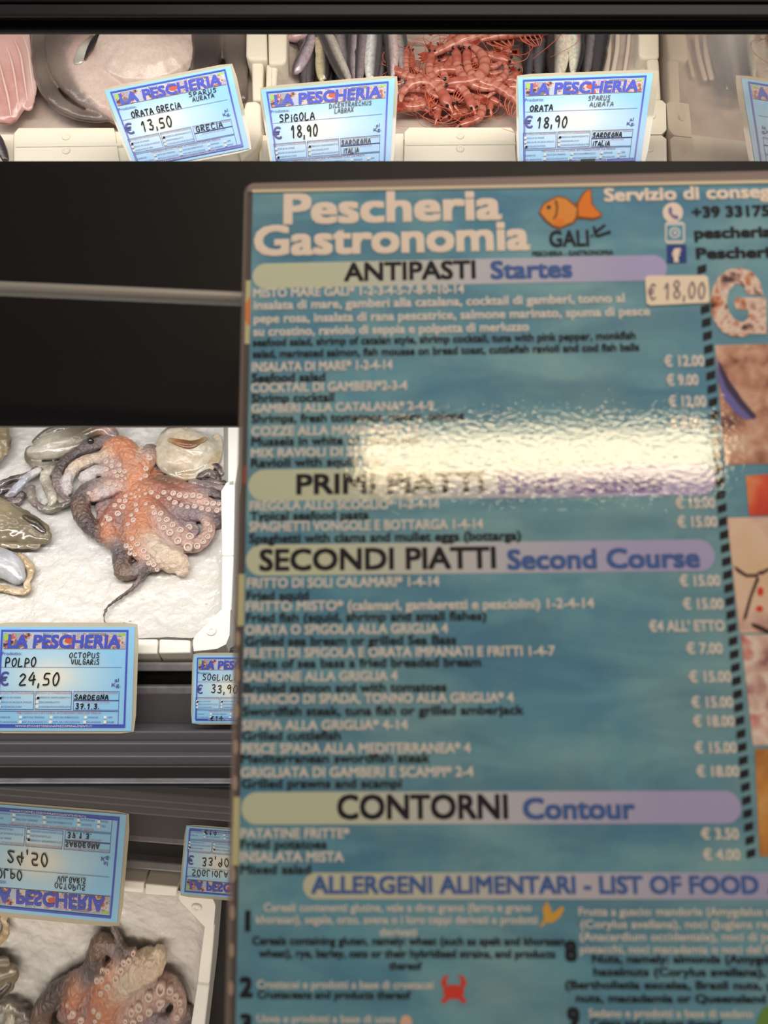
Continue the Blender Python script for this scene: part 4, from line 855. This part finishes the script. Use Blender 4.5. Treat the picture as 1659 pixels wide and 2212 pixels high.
menu = thing('menu_board', 'blue laminated seafood menu in a clear holder standing in front of the counter', 'menu', MO_)
menu.location = W(MO_)
def mshape(name, poly, h, m, parent=menu, th=0.0, label=None):
    """poly in photo pixels, laid on the sheet"""
    pts = [up_(*uv(x, y), h) for x, y in poly]; n = len(pts); fs = [tuple(range(n))]
    c = sum(pts, Vector()) / n
    if sum(((pts[i] - c).cross(pts[(i + 1) % n] - c) for i in range(n)), Vector()).dot(mn) < 0: pts.reverse()
    if th:
        pts += [p - mn * th for p in pts]; fs += [tuple(range(2 * n - 1, n - 1, -1))] + [(i + n, (i + 1) % n + n, (i + 1) % n, i) for i in range(n)]
    return ob(name, pts, fs, m, parent, label=label)
def mtext(name, s, x0, x1, yb, cap, m, h=0.0003, bold=0.0, parent=menu, shear=0.0):
    g, f, w = text_geo(s, bold, shear); u0, v0 = uv(x0, yb); u1, _ = uv(x1, yb); _, vt = uv(x0, yb - cap); sx = (u1 - u0) / w; sy = (vt - v0) / CAP
    return ob(name, [up_(u0 + p[0] * sx, v0 + p[1] * sy, h + p[2] * 0.00002) for p in g], f, m, parent)
def pill(name, x0, y0, x1, y1, m, h=0.00015, right_round=True):
    u0, va = uv(x0, y0); _, vb = uv(x0, y1); u1, _ = uv(x1, y0); r = (va - vb) / 2; c = (va + vb) / 2; pts = []
    for i in range(13): a = math.pi / 2 + math.pi * i / 12; pts.append((u0 + r + r * math.cos(a), c + r * math.sin(a)))
    for i in range(13): a = -math.pi / 2 + math.pi * i / 12; pts.append((u1 - r + r * math.cos(a), c + r * math.sin(a)))
    vs = [up_(u, v, h) for u, v in pts]
    return ob(name, vs, [tuple(range(len(vs)))], m, menu)
def circ(x, y, rx, ry, n=20, a0=0, a1=math.tau): return [(x + rx * math.cos(a0 + (a1 - a0) * i / n), y + ry * math.sin(a0 + (a1 - a0) * i / n)) for i in range(n)]
# clear holder (3 mm acrylic plate behind the sheet, rounded corners)
m_acr = mat('clear_acrylic', (150, 134, 126), 0.15, 0.5, coat=1.0, coat_rough=0.05, alpha=0.55)
u0, v1 = uv(526, 392); _, v0 = uv(482, 2420); u1, _ = uv(1990, 392); ul, _ = uv(500, 2212)
hp = []
R_ = 0.006
for cu, cv, a0 in ((u0 + R_, v1 - R_, math.pi / 2), (u0 + R_, v0 + R_, math.pi), (u1 - R_, v0 + R_, 1.5 * math.pi), (u1 - R_, v1 - R_, 0)):
    for i in range(7): a = a0 + math.pi / 2 * i / 6; hp.append((cu + R_ * math.cos(a), cv + R_ * math.sin(a)))
n = len(hp); vs = [up_(u, v, -0.0012) for u, v in hp] + [up_(u, v, -0.0042) for u, v in hp]
ob('clear_holder', vs, [tuple(range(n)), tuple(range(2 * n - 1, n - 1, -1))] + [(i + n, (i + 1) % n + n, (i + 1) % n, i) for i in range(n)], m_acr, menu, bevel=0.0006, label='clear plastic holder with rounded corners')
# front lip of the holder at the top
mshape('holder_lip', [(537, 400), (546, 395), (1990, 362), (1990, 389), (545, 413), (534, 413)], -0.0004, mat('acrylic_lip', (150, 132, 124), 0.15, 0.5, coat=1.0), th=0.001)
mshape('lip_highlight', [(545, 411), (1990, 384), (1990, 391), (545, 417)], 0.0006, mat('lip_highlight_cream', (232, 214, 186), 0.12, 0.5, coat=1.0), th=0.0012)  # cream strip painting the highlight along the holder lip
# back sheet peeking out on the left
p_back = paper(mat('back_sheet_print', (92, 80, 78), 0.6)); p_cream = paper(mat('back_sheet_cream', (206, 198, 152), 0.6)); p_bor = paper(mat('back_sheet_orange', (232, 132, 58), 0.6)); p_brd = paper(mat('back_sheet_red', (150, 84, 70), 0.6)); p_bpk = paper(mat('back_sheet_pink', (176, 152, 136), 0.6))
bs = mshape('back_sheet', [(534, 416), (1960, 392), (1960, 2400), (494, 2400)], -0.0008, p_back, th=0.0003, label='second printed sheet peeking out behind')
mshape('back_sheet_patch', [(531, 605), (556, 605), (552, 742), (528, 742)], -0.0005, p_cream, bs)
mshape('back_sheet_patch', [(538, 640), (556, 640), (556, 700), (534, 702), (530, 690), (531, 655)], -0.0004, p_bor, bs)
mshape('back_sheet_patch', [(524, 1005), (545, 1005), (545, 1045), (523, 1045)], -0.0005, p_brd, bs)
mshape('back_sheet_patch', [(515, 1240), (540, 1240), (540, 1352), (512, 1352)], -0.0005, p_cream, bs)
mshape('back_sheet_patch', [(504, 1722), (530, 1722), (530, 1870), (500, 1870)], -0.0005, p_cream, bs)
for y in list(range(1380, 1700, 78)) + list(range(1890, 2212, 82)):
    mshape('back_sheet_patch', circ(513 - (y - 1380) * .02, y, 6, 17, 10), -0.0005, p_bpk, bs)
sheet = mshape('menu_sheet', [(546, 413), (1955, 389), (1985, 2400), (505, 2400)], 0.0, m_water, th=0.0005, label='blue water patterned printed sheet')
# headings
mtext('title_lettering', 'Pescheria', 612, 1085, 483, 61, p_white, bold=.027); mtext('title_lettering', 'Gastronomia', 548, 1146, 551, 60, p_white, bold=.027)
mtext('heading_lettering', 'Servizio di consegna', 1305, 1712, 435, 26, p_white, bold=.03)
for nm, tx, x0, x1, yb in (('contact_print', '+39 33175', 1495, 1664, 470), ('contact_print', 'pescheria_gali', 1500, 1745, 515), ('contact_print', 'Pescheriagali', 1504, 1745, 559)): mtext(nm, tx, x0, x1, yb, 22, p_black, bold=.03)
ic = mshape('phone_icon', circ(1453, 460, 22, 22, 24), 0.0003, p_white)
mshape('handset', [(1444, 450), (1449, 447), (1452, 456), (1450, 460), (1456, 467), (1461, 465), (1466, 471), (1462, 475), (1452, 471), (1444, 460)], 0.0005, p_lil, ic)
ic = mshape('camera_icon', [(1436, 485), (1440, 480), (1474, 480), (1479, 485), (1479, 522), (1474, 527), (1440, 527), (1436, 522)], 0.0003, p_body)
mshape('icon_inner', [(1440, 487), (1475, 487), (1475, 520), (1440, 520)], 0.0004, p_teal, ic); mshape('icon_ring', circ(1457, 504, 12, 12), 0.0005, p_body, ic); mshape('icon_lens', circ(1457, 504, 8, 8), 0.0006, p_teal, ic); mshape('icon_dot', circ(1457, 504, 4, 4), 0.0007, p_body, ic)
ic = mshape('social_icon', [(1440, 530), (1482, 529), (1483, 568), (1441, 569)], 0.0003, p_fb); mtext('icon_letter', 'f', 1452, 1472, 566, 26, p_white, 0.0005, .05, ic)
# goldfish emblem
fo = [(1163, 460), (1172, 440), (1190, 430), (1203, 423), (1222, 426), (1240, 440), (1247, 437), (1256, 420), (1266, 410), (1277, 409), (1279, 425), (1280, 440), (1292, 455), (1301, 463), (1298, 471), (1280, 476), (1260, 474), (1248, 474), (1238, 484), (1225, 489), (1210, 496), (1195, 492), (1178, 480)]
fi = mshape('fish_emblem', fo, 0.0003, p_dorg); cxm = (1222, 452)
mshape('emblem_body', [(1167, 460), (1175, 443), (1192, 433), (1204, 427), (1221, 430), (1238, 444), (1246, 452), (1243, 470), (1236, 481), (1224, 485), (1210, 492), (1196, 488), (1181, 477)], 0.0005, p_org, fi)
mshape('emblem_tail', [(1249, 441), (1259, 423), (1268, 413), (1275, 412), (1276, 427), (1277, 442), (1290, 457), (1297, 464), (1295, 468), (1280, 472), (1262, 470), (1249, 468)], 0.0005, p_hot, fi)
mshape('emblem_gill', [(1197, 434), (1203, 434), (1206, 450), (1203, 468), (1196, 476), (1193, 474), (1199, 464), (1201, 450)], 0.0006, p_dorg, fi); mshape('emblem_fin', circ(1208, 481, 11, 8, 14), 0.0006, p_hot, fi); mshape('emblem_eye', circ(1185, 449, 5, 5, 12), 0.0006, p_dorg, fi); mshape('emblem_pupil', circ(1185, 449, 2.4, 2.4, 10), 0.0007, p_black, fi)
mtext('emblem_lettering', 'GALI', 1187, 1273, 533, 33, p_black, bold=.02)
for poly in ([(1280, 490), (1285, 488), (1290, 510), (1285, 512)], [(1283, 500), (1305, 484), (1309, 488), (1287, 506)], [(1288, 508), (1318, 498), (1320, 504), (1290, 514)], [(1276, 508), (1281, 506), (1281, 512), (1276, 513)]): mshape('emblem_splash', poly, 0.0003, p_black)
mtext('emblem_caption', 'PESCHERIA - GASTRONOMIA', 1150, 1325, 554, 10, p_black, bold=.02)
# section banners
for x0, y0, x1, y1, bt, bx0, bx1, byb, bc, lt, lx0, lx1, lyb, lc, lm in [
  (546, 570, 1440, 624, 'ANTIPASTI', 743, 1028, 607, 37, 'Startes', 1060, 1237, 602, 36, p_blue), (537, 1015, 1545, 1083, 'PRIMI PIATTI', 640, 1045, 1067, 41, 'First course', 1078, 1432, 1064, 38, p_lil),
  (532, 1177, 1542, 1244, 'SECONDI PIATTI', 560, 1072, 1232, 44, 'Second Course', 1096, 1513, 1229, 40, p_blue), (522, 1711, 1598, 1781, 'CONTORNI', 728, 1098, 1768, 50, 'Contour', 1130, 1373, 1768, 43, p_blue)]:
    pill('section_banner', x0, y0, x1, y1, p_ban); mtext('banner_lettering', bt, bx0, bx1, byb, bc, p_black, bold=.024); mtext('banner_translation', lt, lx0, lx1, lyb, lc, lm, bold=.028)
pill('section_banner', 655, 1885, 1930, 1942, p_ban2); mtext('banner_lettering', 'ALLERGENI ALIMENTARI - LIST OF FOOD', 672, 1640, 1929, 36, p_blue, bold=.028); mtext('banner_lettering', 'ALLERGENS', 1658, 1910, 1929, 36, p_blue, bold=.028)
DISH = [('w', 'MISTO MARE GALI* 1-2-3-4-5-7-8-9-10-14', 545, 1003, 643, 18), ('w', 'insalata di mare, gamberi alla catalana, cocktail di gamberi, tonno al', 546, 1350, 669, 18), ('w', 'pepe rosa, insalata di rana pescatrice, salmone marinato, spuma di pesce', 546, 1405, 698, 18), ('w', 'su crostino, raviolo di seppia e polpetta di merluzzo', 545, 1143, 726, 18),
 ('k', 'seafood salad, shrimp of catalan style, shrimp cocktail, tuna with pink pepper, monkfish', 544, 1374, 748, 16), ('k', 'salad, marinated salmon, fish mousse on bread toast, cuttlefish ravioli and cod fish balls', 544, 1382, 773, 16),
 ('w', 'INSALATA DI MARE* 1-2-4-14', 542, 848, 803, 19), ('k', 'Seafood salad', 542, 703, 826, 18), ('w', 'COCKTAIL DI GAMBERI*2-3-4', 540, 880, 848, 19), ('k', 'Shrimp cocktail', 541, 722, 870, 18), ('w', 'GAMBERI ALLA CATALANA* 2-4-9', 541, 937, 892, 18), ('k', 'Shrimps, fresh tomatoes, celery, onions', 541, 1003, 914, 18),
 ('w', 'COZZE ALLA MARINARA* 14', 541, 906, 942, 19), ('k', 'Mussels in white or red sauce', 541, 905, 963, 18), ('w', 'MIX RAVIOLI DI SEPPIA* 1-4-14', 540, 930, 988, 18), ('k', 'Ravioli with squid ink', 540, 826, 1009, 18),
 ('w', 'FREGOLA ALLO SCOGLIO* 1-2-4-14', 537, 949, 1103, 19), ('k', 'Typical seafood pasta', 538, 797, 1124, 18), ('w', 'SPAGHETTI VONGOLE E BOTTARGA 1-4-14', 536, 1044, 1148, 20), ('k', 'Spaghetti with clams and mullet eggs (bottarga)', 536, 1126, 1173, 19),
 ('w', 'FRITTO DI SOLI CALAMARI* 1-4-14', 531, 949, 1270, 20), ('k', 'Fried squid', 530, 667, 1297, 19), ('w', 'FRITTO MISTO* (calamari, gamberetti e pesciolini) 1-2-4-14', 529, 1284, 1320, 20), ('k', 'Fried fish (squid, shrimp and small fishes)', 529, 1051, 1344, 19), ('w', 'ORATA O SPIGOLA ALLA GRIGLIA 4', 527, 968, 1371, 20), ('k', 'Grilled sea bream or grilled Sea Bass', 527, 986, 1395, 19),
 ('w', 'FILETTI DI SPIGOLA E ORATA IMPANATI E FRITTI 1-4-7', 526, 1199, 1421, 20), ('k', 'Fillets of sea bass a fried breaded bream', 526, 1039, 1443, 19), ('w', 'SALMONE ALLA GRIGLIA 4', 524, 859, 1472, 20), ('k', 'Broiled salmon and with tomatoes', 524, 965, 1496, 19), ('w', 'TRANCIO DI SPADA, TONNO ALLA GRIGLIA* 4', 522, 1110, 1520, 20), ('k', 'Swordfish steak, tuna fish or grilled amberjack', 522, 1132, 1546, 19),
 ('w', 'SEPPIA ALLA GRIGLIA* 4-14', 521, 881, 1577, 20), ('k', 'Grilled cuttlefish', 521, 736, 1599, 19), ('w', 'PESCE SPADA ALLA MEDITERRANEA* 4', 519, 1017, 1628, 21), ('k', 'Mediterranean swordfish steak', 519, 929, 1648, 19), ('w', 'GRIGLIATA DI GAMBERI E SCAMPI* 2-4', 518, 1023, 1679, 21), ('k', 'Grilled prawns and scampi', 520, 868, 1702, 19),
 ('w', 'PATATINE FRITTE*', 518, 755, 1810, 20), ('k', 'Fried potatoes', 517, 706, 1833, 19), ('w', 'INSALATA MISTA', 517, 743, 1861, 21), ('k', 'Mixed salad', 517, 672, 1887, 19)]
for c, s, x0, x1, yb, cap in DISH: mtext('dish_name' if c == 'w' else 'dish_translation', s, x0 + 2, x1, yb, cap, p_body if c == 'w' else p_black, bold=.026 if c == 'w' else .022)
for s, x0, x1, yb in [('€ 12.00', 1435, 1522, 792), ('€ 9.00', 1440, 1509, 833), ('€ 12.00', 1444, 1526, 879), ('€ 8.00', 1448, 1515, 924), ('€ 15.00', 1459, 1545, 1098), ('€ 15.00', 1463, 1550, 1139), ('€ 15.00', 1468, 1556, 1266), ('€ 15.00', 1475, 1563, 1316), ('€4 ALL\u2019 ETTO', 1402, 1566, 1364), ('€ 7.00', 1482, 1561, 1412), ('€ 15.00', 1488, 1580, 1473), ('€ 15.00', 1493, 1584, 1528), ('€ 18.00', 1497, 1587, 1569), ('€ 15.00', 1500, 1592, 1626), ('€ 18.00', 1504, 1597, 1677), ('€ 3.50', 1514, 1596, 1812), ('€ 4.00', 1518, 1599, 1857)]:
    mtext('price_print', s, x0, x1, yb, 22, p_body, bold=.03)
AL = [('w', 'Cereali contenenti glutine, vale a dire: grano (farro e grano', 570, 1148, 1968), ('w', 'khorasan), segale, orzo, avena o i loro ceppi derivati e prodotti', 553, 1161, 1994), ('w', 'derivati', 820, 900, 2021), ('k', 'Cereals containing gluten, namely: wheat (such as spelt and khorasan', 545, 1220, 2040), ('k', 'wheat), rye, barley, oats or their hybridised strains, and products', 559, 1200, 2067), ('k', 'thereof', 840, 912, 2094),
 ('w', 'Crostacei e prodotti a base di crostacei', 555, 936, 2134), ('k', 'Crustaceans and products thereof', 556, 888, 2156), ('w', 'Uova e prodotti a base di uova', 555, 856, 2208),
 ('w', 'Frutta a guscio: mandorle (Amygdalus communis L.), nocciole', 1250, 1900, 1977), ('w', '(Corylus avellana), noci (Juglans regia), noci di anacardi', 1254, 1900, 2004), ('w', '(Anacardium occidentale), noci di pecan, noci del Brasile', 1252, 1900, 2031), ('w', 'pistacchi, noci macadamia o noci del Queensland e prodotti', 1253, 1900, 2058), ('k', 'Nuts, namely: almonds (Amygdalus communis L.),', 1279, 1890, 2079), ('k', 'hazelnuts (Corylus avellana), walnuts, cashews', 1282, 1890, 2107), ('k', '(Bertholletia excelsa, Brazil nuts, pecan nuts, pistachio', 1221, 1930, 2135), ('k', 'nuts, macadamia or Queensland nuts and products', 1244, 1900, 2164), ('w', 'Sedano e prodotti a base di sedano', 1271, 1626, 2196), ('k', 'Celery and products thereof', 1276, 1560, 2218)]
for c, s, x0, x1, yb in AL: mtext('allergen_text' if c == 'w' else 'allergen_translation', s, x0, x1, yb, 17, p_body if c == 'w' else p_black, bold=.018 if c == 'w' else .026)
for s, x0, x1, yb in [('1', 529, 541, 2009), ('2', 517, 546, 2152), ('3', 518, 544, 2232), ('8', 1221, 1247, 2074), ('9', 1226, 1253, 2218)]: mtext('allergen_number', s, x0, x1, yb, 40, p_black, bold=.04)
mshape('wheat_icon', [(1172, 1962), (1181, 1946), (1190, 1962), (1192, 1974), (1214, 1956), (1219, 1962), (1210, 1980), (1192, 1993), (1180, 1992), (1168, 2004), (1166, 2000), (1175, 1984)], 0.0003, p_gold)
cr = mshape('crab_icon', circ(980, 2142, 23, 16), 0.0003, p_red)
for sx in (-1, 1):
    mshape('crab_claw', [(980 + sx * 20, 2136), (980 + sx * 28, 2124), (980 + sx * 22, 2108), (980 + sx * 8, 2106), (980 + sx * 16, 2114), (980 + sx * 14, 2124)], 0.0004, p_red, cr); mshape('crab_leg', [(980 + sx * 16, 2150), (980 + sx * 28, 2160), (980 + sx * 22, 2168), (980 + sx * 8, 2156)], 0.0004, p_red, cr)
mshape('egg_icon', circ(877, 2208, 13, 16), 0.0003, p_egg)
mshape('celery_icon', [(1634, 2212), (1640, 2190), (1650, 2176), (1662, 2172), (1680, 2180), (1690, 2215), (1690, 2240), (1640, 2240)], 0.0003, p_green)
# dotted divider
NB = 45
for i in range(NB):
    t_ = i / (NB - 1); yq = 582 + (1843 - 582) * t_; xq = 1516 + 106 * t_ - 6 * math.sin(math.pi * t_) * 0
    if 596 < yq < 650: continue
    w_, h_ = 9.5, 8.5; mshape('divider_dot', [(xq - w_, yq - h_ + 3), (xq + w_, yq - h_ - 3), (xq + w_, yq + h_ - 3), (xq - w_, yq + h_ + 3)], 0.0003, p_black)
# printed food pictures
def food_mat(name, scale, stops, dist=0.1):
    m = mat(name, stops[0][1], 0.6); nt = m.node_tree; N = nt.nodes; L = nt.links; g = N.new('ShaderNodeNewGeometry')
    nz = N.new('ShaderNodeTexNoise'); nz.inputs['Scale'].default_value = scale; nz.inputs['Detail'].default_value = 5; nz.inputs['Distortion'].default_value = 0.3; L.new(g.outputs['Position'], nz.inputs['Vector'])
    r = N.new('ShaderNodeValToRGB'); e = r.color_ramp.elements; e[0].position = stops[0][0]; e[0].color = lin(stops[0][1]); e[1].position = stops[-1][0]; e[1].color = lin(stops[-1][1])
    for p_, c in stops[1:-1]: q = e.new(p_); q.color = lin(c)
    L.new(nz.outputs['Fac'], r.inputs['Fac']); L.new(r.outputs['Color'], N['Principled BSDF'].inputs['Base Color']); return paper(m)
f_g = food_mat('food_print_shellfish', 130, [(.36, (80, 54, 66)), (.43, (206, 160, 146)), (.5, (244, 222, 206)), (.56, (214, 168, 150)), (.61, (206, 120, 70)), (.66, (60, 46, 54))])
f_r = food_mat('food_print_rice', 110, [(.3, (120, 76, 70)), (.42, (190, 134, 112)), (.55, (214, 164, 140)), (.7, (232, 196, 176))])
f_s = food_mat('food_print_steak', 30, [(.3, (206, 160, 150)), (.5, (240, 206, 184)), (.7, (232, 196, 160))]); f_w = food_mat('food_print_salad', 70, [(.3, (130, 70, 90)), (.42, (214, 170, 160)), (.55, (244, 226, 214)), (.64, (222, 160, 150)), (.72, (200, 70, 60))]); f_f = food_mat('food_print_fried', 45, [(.3, (150, 90, 40)), (.5, (214, 146, 70)), (.7, (236, 186, 120))]); f_p = food_mat('food_print_prawn', 40, [(.3, (196, 40, 36)), (.5, (232, 96, 64)), (.7, (240, 170, 120))])
p_vio = paper(mat('mussel_violet', (116, 108, 176), 0.6)); p_mus = paper(mat('mussel_dark', (72, 56, 84), 0.6)); p_grill = paper(mat('grill_dark', (72, 44, 44), 0.6))
go = [(1648, 638), (1642, 610), (1625, 588), (1600, 579), (1575, 582), (1552, 598), (1538, 625), (1534, 655), (1540, 690), (1558, 716), (1582, 728), (1606, 728), (1622, 721), (1656, 722), (1654, 643), (1590, 643), (1584, 655), (1590, 668), (1616, 670), (1616, 688), (1602, 697), (1586, 690), (1574, 674), (1569, 650), (1574, 628), (1588, 613), (1604, 617), (1614, 636)]
mshape('picture_letter', go, 0.0003, f_g)
fp = mshape('food_picture', [(1544, 746), (1800, 740), (1800, 1000), (1566, 1004)], 0.0003, f_r)
mshape('mussel_shell', [(1549, 770), (1560, 810), (1580, 845), (1605, 880), (1632, 905), (1612, 908), (1585, 890), (1562, 860), (1550, 820)], 0.0004, p_vio, fp); mshape('mussel_shell', [(1553, 780), (1575, 822), (1605, 866), (1634, 900), (1626, 906), (1598, 878), (1568, 838), (1553, 800)], 0.0005, p_mus, fp)
mshape('food_picture', [(1610, 1028), (1800, 1015), (1800, 1110), (1618, 1114)], 0.0003, f_p)
fp = mshape('food_picture', [(1570, 1119), (1800, 1112), (1800, 1364), (1597, 1368)], 0.0003, f_s)
for poly in ([(1583, 1222), (1592, 1226), (1612, 1240), (1632, 1240), (1642, 1232), (1644, 1238), (1634, 1247), (1610, 1247), (1590, 1234)], [(1634, 1244), (1640, 1250), (1624, 1290), (1612, 1335), (1604, 1342), (1606, 1330), (1618, 1288)], [(1622, 1345), (1640, 1350), (1664, 1362), (1664, 1372), (1640, 1362), (1624, 1354)], [(1640, 1236), (1660, 1226), (1662, 1232), (1644, 1243)]): mshape('grill_mark', poly, 0.0004, p_grill, fp)
mshape('red_garnish', circ(1642, 1278, 7, 10, 12), 0.0004, p_red, fp); mshape('red_garnish', circ(1640, 1315, 8, 7, 12), 0.0004, p_red, fp)
mshape('food_picture', [(1600, 1372), (1800, 1368), (1800, 1606), (1626, 1610)], 0.0003, f_w); mshape('food_picture', [(1630, 1618), (1800, 1614), (1800, 1846), (1640, 1850)], 0.0003, f_f)
# stuck-on price
st = mshape('price_sticker', [(1393, 602), (1399, 597), (1521, 596), (1528, 600), (1532, 650), (1528, 655), (1404, 661), (1396, 657)], 0.0007, mat('sticker_paper', (246, 226, 204), 0.6, 0.3), th=0.0005, label='cream sticker with a handwritten price over the menu')
u0, v0 = uv(1400, 647); u1, _ = uv(1524, 647); _, vt = uv(1400, 612)
g, f = hand('€ 18,00', u0, u1, v0, vt - v0, (vt - v0) * .10)
ob('sticker_handwriting', [up_(a, b, 0.0010) for a, b in g], f, mat('sticker_ink', (130, 110, 122), 0.5), st)
